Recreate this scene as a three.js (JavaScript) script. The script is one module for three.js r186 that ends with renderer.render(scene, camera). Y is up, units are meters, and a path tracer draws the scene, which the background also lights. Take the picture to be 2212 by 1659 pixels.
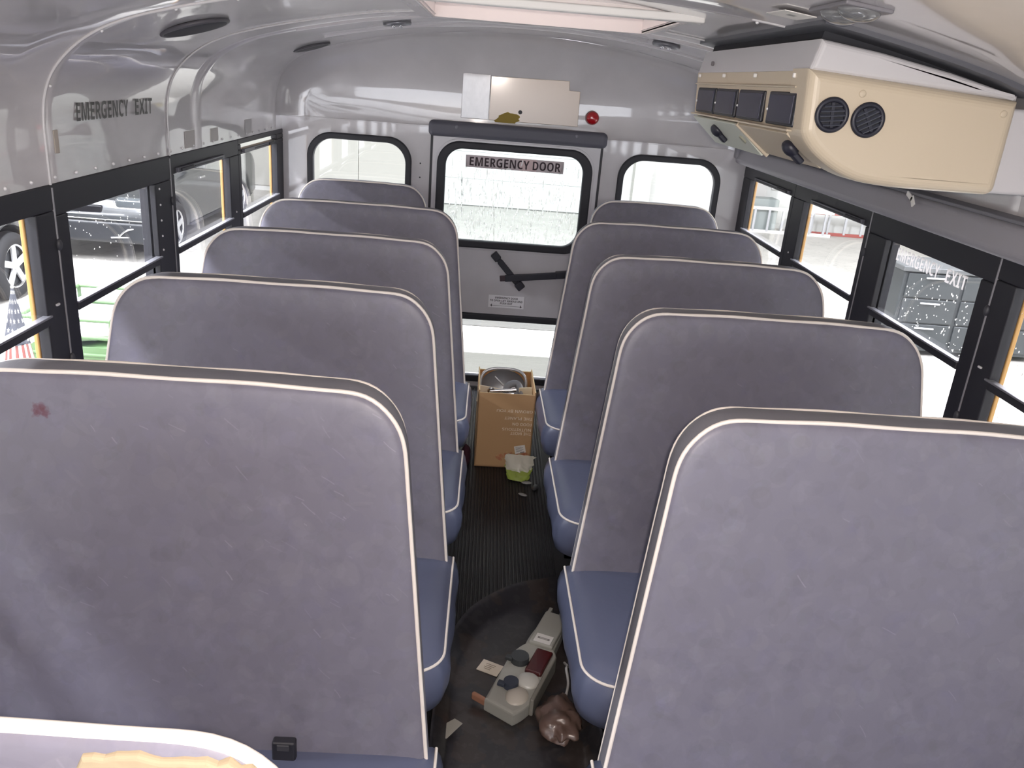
import * as THREE from 'three';
import { RoundedBoxGeometry } from 'three/addons/geometries/RoundedBoxGeometry.js';
import { mergeGeometries, mergeVertices } from 'three/addons/utils/BufferGeometryUtils.js';
import { RectAreaLightUniformsLib } from 'three/addons/lights/RectAreaLightUniformsLib.js';

// ------------------------------------------------------------------ camera, exposure, large lights
const scene = new THREE.Scene();
scene.background = new THREE.Color().setRGB(0.9, 0.95, 1.0);
const renderer = new THREE.WebGLRenderer({ antialias: true });
renderer.toneMapping = THREE.LinearToneMapping;
renderer.toneMappingExposure = 1.66;
renderer.shadowMap.enabled = true;
RectAreaLightUniformsLib.init();

const FPX = 1773.53, IMG_H = 1659;
const camera = new THREE.PerspectiveCamera(2 * Math.atan(IMG_H / 2 / FPX) * 180 / Math.PI, 2212 / 1659, 0.02, 80);
camera.position.set(-0.1296, 1.6306, 0);
camera.rotation.order = 'YXZ';
camera.rotation.set(-0.35559, -0.046656, 0.081532);
scene.add(camera);

const GROUND = -0.75, ZREAR = -4.313, WX = 1.18;
const HALL = { x0: -11, x1: 11, z0: -16.2, z1: 7, h: 4.6 };
const HALL_LIGHT = 105, FRONT_FILL = 4, FLASH = 3.3;
// long fluorescent fittings under the hall roof: [x, z]
const HALL_LAMPS = [[-7.5, -7.2], [-7.5, -4], [-3.2, -7.2], [-3.2, -4], [-3.2, -0.8], [3.2, -7.2], [3.2, -4], [7.5, -7.2], [7.5, -4], [-7.5, -0.8]];
for (const [x, z] of HALL_LAMPS) {
  const l = new THREE.RectAreaLight(0xf4f6ff, HALL_LIGHT, 0.5, 2.4);
  l.position.set(x, HALL.h - 0.2, z); l.rotation.x = -Math.PI / 2; scene.add(l);
}

// added fill light from an invented opening ahead of the bus, behind the camera
const FILL_OPENING = { x: 4.2, y1: 3.4 };
{ const l = new THREE.RectAreaLight(0xf3f6ff, FRONT_FILL, 2 * FILL_OPENING.x, FILL_OPENING.y1 - GROUND); l.position.set(0, (FILL_OPENING.y1 + GROUND) / 2, HALL.z1 + 0.3); scene.add(l); }

// ------------------------------------------------------------------ helpers
let seed = 12345;
const rnd = () => { seed = (seed * 1664525 + 1013904223) >>> 0; return seed / 4294967296; };
const rr2 = (a, b) => a + (b - a) * rnd();
const used = new Map();
function numbered(n) { const k = used.get(n) || 0; used.set(n, k + 1); return k ? n + '_' + String(k).padStart(3, '0') : n; }
function mesh(name, geo, mat, parent = scene) {
  const m = new THREE.Mesh(geo, mat);
  m.name = parent === scene ? numbered(name) : name;
  m.castShadow = m.receiveShadow = true; parent.add(m); return m;
}
function thing(name, label, category, pos = [0, 0, 0], turn = 0, group) {
  const o = new THREE.Group(); o.name = numbered(name); scene.add(o);
  o.position.set(...pos); o.rotation.y = turn; o.userData = { label, category };
  if (group) o.userData.group = group; return o;
}
function tag(o, label, category, group) { Object.assign(o.userData, { label, category }); if (group) o.userData.group = group; return o; }
function structure(o, label) { o.userData.kind = 'structure'; if (label) o.userData.label = label; return o; }
function sgroup(name, label) { const o = new THREE.Group(); o.name = numbered(name); scene.add(o); structure(o, label); return o; }
function stuff(o, label) { o.userData.kind = 'stuff'; if (label) o.userData.label = label; return o; }
const clean = g => { const n = g.index ? g.toNonIndexed() : g; for (const k of Object.keys(n.attributes)) if (!['position', 'normal', 'uv'].includes(k)) n.deleteAttribute(k); return n; };
const merge = list => mergeGeometries(list.map(clean));
const box = (x0, x1, y0, y1, z0, z1) => { const g = new THREE.BoxGeometry(x1 - x0, y1 - y0, z1 - z0); g.translate((x0 + x1) / 2, (y0 + y1) / 2, (z0 + z1) / 2); return g; };
const rbox = (x0, x1, y0, y1, z0, z1, r = 0.005, s = 2) => { const g = new RoundedBoxGeometry(Math.abs(x1 - x0), Math.abs(y1 - y0), Math.abs(z1 - z0), s, r); g.translate((x0 + x1) / 2, (y0 + y1) / 2, (z0 + z1) / 2); return g; };
const V = (x, y, z) => new THREE.Vector3(x, y, z);
const tube = (pts, r, n = 40, rs = 8, closed = false) => new THREE.TubeGeometry(new THREE.CatmullRomCurve3(pts.map(p => Array.isArray(p) ? V(...p) : p), closed), n, r, rs, closed);
function bar(a, b, r, s = 10) { const A = V(...a), B = V(...b), d = B.clone().sub(A); const g = new THREE.CylinderGeometry(r, r, d.length(), s); g.applyQuaternion(new THREE.Quaternion().setFromUnitVectors(V(0, 1, 0), d.clone().normalize())); g.translate(...A.add(B).multiplyScalar(0.5).toArray()); return g; }
function rrShape(x0, y0, x1, y1, r, Cls = THREE.Shape) {
  const s = new Cls(); s.moveTo(x0 + r, y0); s.lineTo(x1 - r, y0); s.absarc(x1 - r, y0 + r, r, -Math.PI / 2, 0); s.lineTo(x1, y1 - r); s.absarc(x1 - r, y1 - r, r, 0, Math.PI / 2);
  s.lineTo(x0 + r, y1); s.absarc(x0 + r, y1 - r, r, Math.PI / 2, Math.PI); s.lineTo(x0, y0 + r); s.absarc(x0 + r, y0 + r, r, Math.PI, Math.PI * 1.5); return s;
}
function extrude(shape, depth, bevel = 0, cs = 10, bs = 2) { return new THREE.ExtrudeGeometry(shape, { depth, bevelEnabled: bevel > 0, bevelSize: bevel, bevelThickness: bevel, bevelOffset: -bevel, bevelSegments: bs, curveSegments: cs }); }
function poly(pts, Cls = THREE.Shape) { const s = new Cls(); pts.forEach((p, i) => i ? s.lineTo(...p) : s.moveTo(...p)); s.closePath(); return s; }
function noise2(x, y) { // value noise, seeded by position
  const h = (i, j) => { let n = (i * 374761393 + j * 668265263) | 0; n = Math.imul(n ^ (n >>> 13), 1274126177); return ((n ^ (n >>> 16)) >>> 0) / 4294967296; };
  const i = Math.floor(x), j = Math.floor(y), f = x - i, g = y - j, u = f * f * (3 - 2 * f), v = g * g * (3 - 2 * g);
  return (h(i, j) * (1 - u) + h(i + 1, j) * u) * (1 - v) + (h(i, j + 1) * (1 - u) + h(i + 1, j + 1) * u) * v;
}
const fbm = (x, y, o = 4) => { let s = 0, a = 0.5, t = 0; for (let k = 0; k < o; k++) { s += a * noise2(x + k * 17.3, y - k * 9.1); t += a; a /= 2; x *= 2; y *= 2; } return s / t; };
function gridTex(n, fn, srgb = false, rep = [1, 1]) { // tiling is hidden by mirrored wrapping
  const d = new Uint8Array(n * n * 4);
  for (let j = 0; j < n; j++) for (let i = 0; i < n; i++) { const c = fn(i / n, j / n), k = 4 * (j * n + i); const a = Array.isArray(c) ? c : [c, c, c]; for (let q = 0; q < 3; q++) d[k + q] = Math.max(0, Math.min(255, a[q] * 255)); d[k + 3] = 255; }
  const t = new THREE.DataTexture(d, n, n); t.wrapS = t.wrapT = THREE.MirroredRepeatWrapping; t.repeat.set(...rep); t.magFilter = THREE.LinearFilter; t.minFilter = THREE.LinearFilter;
  if (srgb) t.colorSpace = THREE.SRGBColorSpace; t.needsUpdate = true; return t;
}
function canvasTex(w, h, draw) { const c = document.createElement('canvas'); c.width = w; c.height = h; const x = c.getContext('2d'); draw(x, w, h); const t = new THREE.CanvasTexture(c); t.colorSpace = THREE.SRGBColorSpace; return t; }
function fitText(x, str, cx, cy, w, h, font = 'bold', align = 'center') { // text stretched to a box w by h
  x.save(); x.font = `${font} 100px sans-serif`; x.textBaseline = 'alphabetic'; x.textAlign = 'left';
  const m = x.measureText(str).width; x.translate(align === 'left' ? cx : cx - w / 2, cy + h / 2); x.scale(w / m, h / 73); x.fillText(str, 0, 0); x.restore();
}
const std = (c, rough = 0.6, metal = 0, o = {}) => new THREE.MeshStandardMaterial({ color: c, roughness: rough, metalness: metal, ...o });
const phy = (c, o = {}) => new THREE.MeshPhysicalMaterial({ color: c, ...o });
const lin = (r, g, b) => new THREE.Color().setRGB(r, g, b);

// ------------------------------------------------------------------ materials
const grainTex = gridTex(512, (u, v) => 0.5 + 0.5 * (fbm(u * 90, v * 90, 3) - 0.5) + 0.5 * (noise2(u * 14, v * 14) - 0.5));
const mottleTex = gridTex(256, (u, v) => { const a = 0.93 + 0.07 * fbm(u * 9, v * 9, 5); return [a, a, a]; }, true);
function vinylMap(base, marks, extra) {
  return canvasTex(1024, 1024, (x, w, h) => {
    const c = k => `rgb(${base.map(b => Math.round(b * k)).join(',')})`;
    x.fillStyle = c(1); x.fillRect(0, 0, w, h);
    for (let i = 0; i < 2600; i++) { x.fillStyle = `rgba(${rnd() < 0.5 ? '40,38,45' : '190,185,200'},${rr2(0.01, 0.035)})`; x.beginPath(); x.ellipse(rnd() * w, rnd() * h, rr2(3, 26), rr2(3, 26), rnd() * 3, 0, 7); x.fill(); }
    for (let i = 0; i < marks; i++) {
      const px = (0.25 + 0.75 * Math.pow(rnd(), 0.7)) * w, py = (0.04 + 0.6 * rnd()) * h, l = rr2(6, 34), a = rr2(0.3, 1.0);
      x.strokeStyle = `rgba(180,176,188,${rr2(0.08, 0.32)})`; x.lineWidth = rr2(0.8, 2.0); x.beginPath(); x.moveTo(px, py); x.quadraticCurveTo(px + l * Math.cos(a) * 0.5 + rr2(-3, 3), py + l * Math.sin(a) * 0.5, px + l * Math.cos(a), py + l * Math.sin(a)); x.stroke();
    }
    if (extra) extra(x, w, h);
  });
}
const vinylBase = [111, 109, 122];
const vmA = vinylMap(vinylBase, 36, null);
const vmStain = vinylMap(vinylBase, 80, (x, w, h) => { for (let i = 0; i < 26; i++) { x.fillStyle = `rgba(88,44,58,${rr2(0.15, 0.4)})`; x.beginPath(); x.ellipse(0.28 * w + rr2(-14, 14), 0.12 * h + rr2(-10, 10), rr2(2, 9), rr2(2, 7), rnd() * 3, 0, 7); x.fill(); } });
const M = {};
const vin = (map, color) => phy(color, { map, roughness: 0.5, bumpMap: grainTex, bumpScale: 0.0006, clearcoat: 0.12, clearcoatRoughness: 0.35 });
M.vinyl = vin(vmA, 0xffffff); M.vinylStained = vin(vmStain, 0xffffff);
M.gusset = phy(0x737178, { roughness: 0.5, bumpMap: grainTex, bumpScale: 0.0006 });
M.cushion = phy(0x5a6078, { roughness: 0.42, bumpMap: grainTex, bumpScale: 0.0006, clearcoat: 0.2, clearcoatRoughness: 0.3 });
M.piping = std(0xe4dcd4, 0.45);
M.steel = std(0x2b2b2f, 0.5, 0.3);
M.paint = phy(0xcac7c9, { roughness: 0.28, map: mottleTex, clearcoat: 1, clearcoatRoughness: 0.035 });
M.paintDoor = phy(0xd2d0d4, { roughness: 0.33, map: mottleTex, clearcoat: 0.35, clearcoatRoughness: 0.15 });
M.bead = std(0xc9c7c8, 0.3);
M.black = std(0x24242b, 0.5);
M.rubber = std(0x26272e, 0.6);
M.yellow = std(0xc69a5c, 0.5);
M.glass = phy(0xffffff, { roughness: 0.02, transmission: 1, thickness: 0, ior: 1.45 });
M.glassHazy = phy(0xf2f5f4, { roughness: 0.18, transmission: 1, thickness: 0, ior: 1.45 });
M.droplet = phy(0xffffff, { roughness: 0.03, transmission: 1, thickness: 0.002, ior: 1.33 });
M.header = std(0x55555f, 0.55, 0, { bumpMap: grainTex, bumpScale: 0.0005 });
M.trim = std(0x98969c, 0.45);
M.beige = phy(0xcdbfa8, { roughness: 0.38, bumpMap: grainTex, bumpScale: 0.0003 });
M.acWhite = phy(0xcac8ca, { roughness: 0.4 });
M.acPale = phy(0xcfd2c4, { roughness: 0.45 });
M.navy = std(0x22232f, 0.45);
M.ventDark = std(0x191b26, 0.4);
M.white = std(0xe8e6e2, 0.5);
M.hatchWhite = phy(0xe6ddda, { roughness: 0.45 });
M.hatchLid = phy(0xf0e8e4, { roughness: 0.9, transmission: 0.45, thickness: 0, side: THREE.DoubleSide });
M.chrome = std(0xd8d8da, 0.12, 1);
M.silver = std(0xc4c5c8, 0.32, 0.35);
M.red = phy(0xb0121c, { roughness: 0.15, clearcoat: 1 });
M.darkPlastic = phy(0x3a3a40, { roughness: 0.5 });
M.floor = std(0x1d1d20, 0.55, 0, { bumpMap: grainTex, bumpScale: 0.0008 });
M.mat = std(0x1b1b1e, 0.42);
M.foam = std(0x9c8e76, 0.95, 0, { bumpMap: grainTex, bumpScale: 0.002 });
M.card = std(0xc09a70, 0.85, 0, { map: mottleTex });
M.cardIn = std(0xba8a58, 0.9);
M.cardEdge = std(0xd3bd92, 0.9);
M.screw = std(0xe2e1e2, 0.3, 0.1);

// ------------------------------------------------------------------ shell: roof profile
const PROF = [[0, 1.825], [0.17, 1.821], [0.34, 1.809], [0.55, 1.785], [0.75, 1.747], [0.885, 1.715], [0.98, 1.686], [1.05, 1.653], [1.105, 1.612], [1.148, 1.562], [1.17, 1.51], [1.179, 1.45], [1.18, 1.38], [1.18, 1.308]];
function ceilY(x) { x = Math.abs(x); for (let i = 0; i < 12; i++) if (x <= PROF[i + 1][0]) { const [a, b] = PROF[i], [c, d] = PROF[i + 1]; return b + (d - b) * (x - a) / Math.max(1e-6, c - a); } return 1.4; }
function ceilTilt(x) { return Math.atan((ceilY(x + 0.02) - ceilY(x - 0.02)) / 0.04); }
const half = []; { const c = new THREE.CatmullRomCurve3(PROF.map(p => V(p[0], p[1], 0))); for (let i = 0; i < PROF.length - 1; i++) for (let k = 0; k < 4; k++) { const t = (i + k / 4) / (PROF.length - 1); const p = c.getPoint(t); half.push([p.x, p.y]); } half.push([1.18, 1.308]); }
const profile = [...half.slice(1).reverse().map(p => [-p[0], p[1]]), ...half]; // left sill of the roof to the right one
function roofSheet(zA, zB, nz, hole, lift = 0) {
  const zs = []; for (let i = 0; i <= nz; i++) zs.push(zA + (zB - zA) * i / nz);
  if (hole) for (const h of [hole.z0, hole.z1]) { let b = 0; zs.forEach((z, i) => { if (Math.abs(z - h) < Math.abs(zs[b] - h)) b = i; }); zs[b] = h; }
  const pos = [], uv = [], idx = [], n = profile.length;
  const wob = (s, z) => 0.003 * (fbm(s * 2.6 + 3, z * 2.3 + 7, 2) - 0.5) * 2;
  for (const layer of [0, 1]) for (const z of zs) for (let i = 0; i < n; i++) {
    const [x, y] = profile[i], a = profile[Math.max(0, i - 1)], b = profile[Math.min(n - 1, i + 1)];
    let nx = -(b[1] - a[1]), ny = b[0] - a[0]; const l = Math.hypot(nx, ny); nx /= l; ny /= l; // outward
    const o = layer ? 0.035 : lift + wob(i * 0.06, z);
    pos.push(x + nx * o, y + ny * o, z); uv.push(i * 0.06, z);
  }
  const L = zs.length * n;
  for (const layer of [0, 1]) for (let j = 0; j < zs.length - 1; j++) for (let i = 0; i < n - 1; i++) {
    const xm = (profile[i][0] + profile[i + 1][0]) / 2, zm = (zs[j] + zs[j + 1]) / 2;
    if (hole && Math.abs(xm) < hole.x && zm < hole.z0 && zm > hole.z1) continue;
    const a = layer * L + j * n + i, b = a + 1, c = a + n, d = c + 1;
    if (layer) idx.push(a, b, c, b, d, c); else idx.push(a, c, b, b, c, d);
  }
  const e = []; for (let i = 0; i < n - 1; i++) for (const j of [0, zs.length - 1]) { const a = j * n + i; e.push(a, a + 1, a + L, a + 1, a + 1 + L, a + L); }
  idx.push(...e);
  const g = new THREE.BufferGeometry(); g.setAttribute('position', new THREE.Float32BufferAttribute(pos, 3)); g.setAttribute('uv', new THREE.Float32BufferAttribute(uv, 2)); g.setIndex(idx); g.computeVertexNormals(); return g;
}
const HATCH = { x: 0.345, z0: -2.24, z1: -2.97 };
const ceiling = sgroup('ceiling', 'glossy grey painted metal bus ceiling curving into the side walls');
mesh('roof_panel', roofSheet(2.2, -2.03, 24), M.paint, ceiling);
mesh('roof_panel', roofSheet(-2.028, -3.06, 20, HATCH, 0.0008), M.paint, ceiling);
mesh('roof_panel', roofSheet(-3.058, -4.2, 16, null, 0), M.paint, ceiling);
// rounded bows that cover the joints of the roof sheets
function bow(z, from, to, r = 0.0035) {
  const pts = profile.filter(p => p[0] >= from && p[0] <= to).map(p => V(p[0] * 0.998, p[1] - 0.001, z));
  const g = tube(pts, r, 90, 6); return g;
}
mesh('joint_bead', bow(-2.03, -1.19, -0.3), M.bead, ceiling);
mesh('joint_bead', bow(-2.03, 0.42, 0.64), M.bead, ceiling);
mesh('joint_bead', bow(-2.8, -1.19, -0.36, 0.003), M.bead, ceiling);
mesh('joint_bead', bow(-2.8, 0.36, 0.6, 0.003), M.bead, ceiling);
for (const z of [-3.06, -3.55]) mesh('roof_rib', tube(profile.filter(p => Math.abs(p[0]) < 0.85).map(p => V(p[0], p[1] + 0.004, z)), 0.012, 60, 16), M.paint, ceiling);
{ // rivets and screws: along the left window header and the beads
  const g = []; const s = (x, y, z, r = 0.0045) => { const q = new THREE.SphereGeometry(r, 8, 6); q.scale(1, 1, 1); q.translate(x, y, z); g.push(q); };
  for (let z = -1.3; z > -4.2; z -= 0.108) s(-1.178, 1.322, z);
  for (const [x, i] of [[-1.16, 0], [-1.03, 0], [-0.86, 0], [-0.72, 0]]) s(x, ceilY(x) - 0.002, -2.045);
  for (const x of [0.46, 0.55]) s(x, ceilY(x) - 0.002, -2.045);
  stuff(mesh('rivets', merge(g), M.screw, ceiling), 'small bright rivets');
}
// rear roof cap above the belt seam: a dished panel with a rounded corner into the roof
{
  const NX = 150, NY = 44, pos = [], uv = [], idx = [], R = 0.125, Y0 = 1.375;
  const distTo = (x, y) => { let m = 9; for (let i = 0; i < profile.length - 1; i++) { const [ax, ay] = profile[i], [bx, by] = profile[i + 1]; const dx = bx - ax, dy = by - ay, t = Math.max(0, Math.min(1, ((x - ax) * dx + (y - ay) * dy) / (dx * dx + dy * dy || 1))); m = Math.min(m, Math.hypot(x - ax - t * dx, y - ay - t * dy)); } return m; };
  for (let j = 0; j <= NY; j++) for (let i = 0; i <= NX; i++) {
    const u = i / NX * 2 - 1, x = Math.sign(u) * 1.18 * (1 - Math.pow(1 - Math.abs(u), 1.6));
    const top = Math.abs(x) > 1.1799 ? 1.44 : Math.max(1.44, profY(x)); const y = Y0 + (top - Y0) * j / NY;
    const d = distTo(x, y); let z = ZREAR;
    if (d < R) { const q = R - d; z += R - Math.sqrt(Math.max(0, R * R - q * q)); }
    const e = Math.hypot(x / 1.1, (y - 1.50) / 0.262); if (e < 1) z -= 0.045 * (1 - e * e);
    z += 0.003 * (fbm(x * 2.2 + 9, y * 4.0, 2) - 0.5);
    pos.push(x, y, z); uv.push(x, y);
  }
  function profY(x) { x = Math.abs(x); for (let i = 0; i < half.length - 1; i++) if (x <= half[i + 1][0] && x >= half[i][0]) return half[i][1] + (half[i + 1][1] - half[i][1]) * (x - half[i][0]) / Math.max(1e-9, half[i + 1][0] - half[i][0]); return 1.44; }
  for (let j = 0; j < NY; j++) for (let i = 0; i < NX; i++) { const a = j * (NX + 1) + i; idx.push(a, a + 1, a + NX + 2, a, a + NX + 2, a + NX + 1); }
  const g = new THREE.BufferGeometry(); g.setAttribute('position', new THREE.Float32BufferAttribute(pos, 3)); g.setAttribute('uv', new THREE.Float32BufferAttribute(uv, 2)); g.setIndex(idx); g.computeVertexNormals();
  mesh('rear_roof_cap', g, M.paint, ceiling);
  mesh('rear_roof_cap', extrude(poly([...profile.map(p => [p[0] * 1.02, p[1] + 0.02]), [1.2, 1.36], [-1.2, 1.36]]), 0.02).translate(0, 0, ZREAR - 0.08), M.paint, ceiling);
}
// rear access panel on the cap
mesh('access_panel', rbox(-0.293, -0.155, 1.425, 1.638, ZREAR - 0.07, ZREAR - 0.03, 0.002), M.paint, ceiling);
{
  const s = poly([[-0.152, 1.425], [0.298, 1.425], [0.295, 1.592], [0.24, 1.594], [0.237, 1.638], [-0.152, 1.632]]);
  const p = mesh('access_panel', extrude(s, 0.03, 0.0015, 4, 1).translate(0, 0, ZREAR - 0.06), phy(0xccb8a4, { roughness: 0.3, clearcoat: 0.4, clearcoatRoughness: 0.12 }), ceiling);  // peach reflection painted as the base colour of this section
  p.userData.label = 'access panel section with a peach reflection painted in';
  const t = []; for (let i = 0; i < 26; i++) { const a = i / 26 * Math.PI * 2; t.push([-0.06 + Math.cos(a) * 0.06 * rr2(0.8, 1.1) + 0.02 * Math.sin(a), 1.432 + Math.max(-0.015, Math.sin(a) * 0.036 * rr2(0.8, 1.15))]); }
  mesh('glue_residue', extrude(poly(t), 0.003).translate(0, 0, ZREAR - 0.0295), std(0xa08a45, 0.9), ceiling).userData.label = 'mustard glue residue with ragged edge';
  const hole = new THREE.CylinderGeometry(0.01, 0.01, 0.006, 20); hole.rotateX(Math.PI / 2); hole.translate(0.003, 1.473, ZREAR - 0.028); mesh('cable_hole', hole, M.black, ceiling);
}

// ------------------------------------------------------------------ floor
const floor = sgroup('floor', 'black rubber bus floor');
mesh('floor_plate', box(-1.22, 1.22, -0.06, 0, -4.33, 2.2), M.floor, floor);
{
  const r = []; for (let i = 0; i < 30; i++) { const x = -0.192 + i * 0.0132; const s = poly([[x - 0.0045, 0], [x + 0.0045, 0], [x + 0.003, 0.0026], [x - 0.003, 0.0026]]); r.push(extrude(s, 6.3).translate(0, 0, -4.28)); }
  stuff(mesh('aisle_ribs', merge(r), M.mat, floor), 'raised ribs of the aisle mat');
}

// ------------------------------------------------------------------ side walls with windows
const ZS = []; for (let k = -3; k <= 4; k++) ZS.push(-2.031 + 0.757 * (k - 0)); // seams at -4.302 ... 
const WIN = { top: 1.246, bot: 0.70, mid0: 0.977, mid1: 1.003, rail: 1.308 };
function sideWall(s) {
  const name = s < 0 ? 'wall_left' : 'wall_right';
  const w = sgroup(name, s < 0 ? 'grey left bus wall below the windows' : 'grey right bus wall below the windows');
  const X = (a, b) => s < 0 ? [-b, -a] : [a, b];
  const b = (x0, x1, y0, y1, z0, z1) => box(...X(x0, x1), y0, y1, z0, z1);
  mesh('lower_panel', b(WX, 1.24, -0.06, WIN.bot - 0.03, -4.33, 2.2), M.paint, w);
  mesh('outer_skin', b(1.205, 1.225, 1.289, 1.36, -4.33, 2.2), M.yellow, w);
  return w;
}
const wl = sideWall(-1), wr = sideWall(1);
// rear strip of the side walls behind the roof end
for (const s of [-1, 1]) mesh('corner_strip', box(s < 0 ? -1.23 : WX + 0.001, s < 0 ? -WX - 0.001 : 1.23, 1.306, 1.46, -4.33, -4.19), M.paint, s < 0 ? wl : wr);
// windows: [rear z, front z, kind]
let winNo = 0;
function sideWindow(s, zr, zf, seamF, seamR, o = {}) {
  const W = sgroup('window_' + (++winNo), o.label);
  const X = (a, b) => s < 0 ? [-b, -a] : [a, b];
  const b = (x0, x1, y0, y1, z0, z1, r = 0.004) => rbox(...X(x0, x1), y0, y1, z0, z1, r, 1);
  const top = o.exit ? 1.232 : WIN.top;
  // black surround: header, sill, jambs
  if (o.slit) { mesh('header', b(WX - 0.004, 1.205, 1.286, WIN.rail, seamR, seamF), M.black, W); mesh('header', b(WX - 0.004, 1.205, top - 0.002, 1.264, seamR, seamF), M.black, W); mesh('header', b(WX - 0.004, 1.205, 1.264, 1.286, seamR, zr + 0.01), M.black, W); mesh('header', b(WX - 0.004, 1.205, 1.264, 1.286, zf, seamF), M.black, W); }
  else mesh('header', b(WX - 0.004, 1.205, top, WIN.rail, seamR, seamF), M.black, W);
  mesh('sill', b(WX - 0.012, 1.205, WIN.bot - 0.03, WIN.bot, seamR, seamF), M.black, W);
  mesh('jamb', b(WX - 0.004, 1.205, WIN.bot, top, seamR, zr), M.black, W);
  mesh('jamb', b(WX - 0.004, 1.205, WIN.bot, top, zf, seamF), M.black, W);
  // outer body posts in school-bus yellow
  mesh('outer_post', b(1.206, 1.2175, WIN.bot - 0.03, WIN.top + 0.002, seamR - 0.001, o.exit ? zr - 0.04 : zr + 0.002), M.yellow, W);
  mesh('outer_post', b(1.206, 1.2175, WIN.bot - 0.03, WIN.top + 0.002, o.exit ? zf + 0.04 : zf, seamF), M.yellow, W);
  if (o.exit) { mesh('exit_frame', b(1.190, 1.228, WIN.bot, top, zr - 0.05, zr), M.rubber, W); mesh('exit_frame', b(1.190, 1.228, WIN.bot, top, zf, zf + 0.05), M.rubber, W); }
  mesh('middle_rail', b(WX - 0.006, 1.2, WIN.mid0, WIN.mid1 - 0.005, zr, zf), M.black, W);
  mesh('rail_cap', b(WX - 0.010, WX + 0.010, WIN.mid1 - 0.005, WIN.mid1 + 0.001, zr - 0.012, zf + 0.004, 0.002), std(0x8a8a90, 0.35, 0.5), W).userData.label = 'bright edge of the middle rail';
  mesh('upper_pane', b(1.192, 1.195, WIN.mid1 - 0.01, top + 0.004, zr - 0.004, zf + 0.004, 0.001), M.glass, W);
  mesh('lower_pane', b(1.197, 1.200, WIN.bot - 0.004, WIN.mid0 + 0.01, zr - 0.004, zf + 0.004, 0.001), M.glass, W);
  if (o.latch) {
    const L = mesh('latch_bar', b(WX - 0.016, WX - 0.002, top + 0.004, top + 0.021, zr + 0.1, zf - 0.012, 0.003), std(0x5d5d64, 0.4, 0.4), W);
    const e = o.latchRear ? [zr + 0.11, zr + 0.2] : [zf - 0.15, zf - 0.03];
    mesh('latch', b(WX - 0.021, WX - 0.012, top + 0.007, top + 0.018, e[0], e[1], 0.002), M.black, L);
    mesh('slide_groove', b(WX - 0.0175, WX - 0.015, top + 0.009, top + 0.014, zr + 0.13, zf - 0.17, 0.0008), M.black, L);
  }
  if (o.screws) for (const y of [1.215, 1.165, 1.115, 1.065, 1.02]) mesh('screw', new THREE.SphereGeometry(0.0035, 8, 6).translate(s * (WX - 0.005), y, zr - 0.03), M.screw, W);
  return W;
}
for (const s of [-1, 1]) {
  const side = s < 0 ? 'left' : 'right';
  // from the rear forwards: fourth, third, second (exit), first, and the ones beside and behind the camera
  sideWindow(s, -4.195, -3.59, -3.55, -4.313, { latch: true, latchRear: s < 0, slit: s < 0, label: `rearmost ${side} side window` });
  sideWindow(s, -3.43, -2.825, -2.79, -3.55, { latch: true, label: `third ${side} side window` });
  sideWindow(s, -2.655, -2.097, -2.031, -2.79, { exit: true, screws: s < 0, label: `${side} emergency exit window` });
  sideWindow(s, -1.945, -1.33, -1.274, -2.031, { label: `first ${side} side window in view` });
  for (let k = 1; k <= 4; k++) sideWindow(s, -1.945 + 0.757 * k, -1.33 + 0.757 * k, -1.274 + 0.757 * k, -2.031 + 0.757 * k, { label: `${side} side window towards the front` });
}
// pale beads with dark knobs down the pillars
for (const s of [-1, 1]) for (const [z, y1] of [[-2.031, 1.3], [-2.79, 1.3]]) {
  const P = s < 0 ? wl : wr;
  mesh('pillar_bead', rbox(s * WX - 0.004 - (s > 0 ? 0.002 : -0.002), s * WX + 0.004 - (s > 0 ? 0.002 : -0.002), 0.7, y1, z - 0.0025, z + 0.0025, 0.001, 1), std(0x8f8e92, 0.4), P);
  for (const y of [1.163, 0.868]) { const g = new THREE.SphereGeometry(0.011, 14, 10); g.scale(0.7, 1.35, 0.8); g.translate(s * (WX - 0.006), y, z); mesh('bead_knob', g, M.darkPlastic, P); }
}
for (const s of [-1, 1]) mesh('rear_screw', new THREE.SphereGeometry(0.004, 8, 6).translate(s * (WX - 0.005), 1.02, -3.49), M.screw, s < 0 ? wl : wr);
for (const s of [-1, 1]) mesh('catch', rbox(s * (WX - 0.006) - 0.003, s * (WX - 0.006) + 0.003, 1.018, 1.024, -2.0, -1.985, 0.002, 1), M.screw, s < 0 ? wl : wr);

// right wall: padded wire cover above the windows
{
  const s = new THREE.Shape(); s.moveTo(1.18, 1.308); s.lineTo(1.128, 1.312); s.quadraticCurveTo(1.108, 1.316, 1.110, 1.338); s.lineTo(1.120, 1.378); s.quadraticCurveTo(1.126, 1.400, 1.150, 1.400); s.lineTo(1.18, 1.400); s.closePath();
  const t = sgroup('trim_1', 'grey rounded wire cover running above the right windows');
  mesh('cover_strip', extrude(s, 6.2, 0.002, 8, 1).translate(0, 0, -4.28), M.trim, t);
  mesh('end_cap', rbox(1.100, 1.18, 1.335, 1.402, -4.30, -4.255, 0.012, 3), M.trim, t);
  mesh('cover_lip', rbox(1.118, 1.18, 1.398, 1.408, -4.28, 1.9, 0.003, 1), std(0x77767c, 0.5), t);
}

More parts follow.
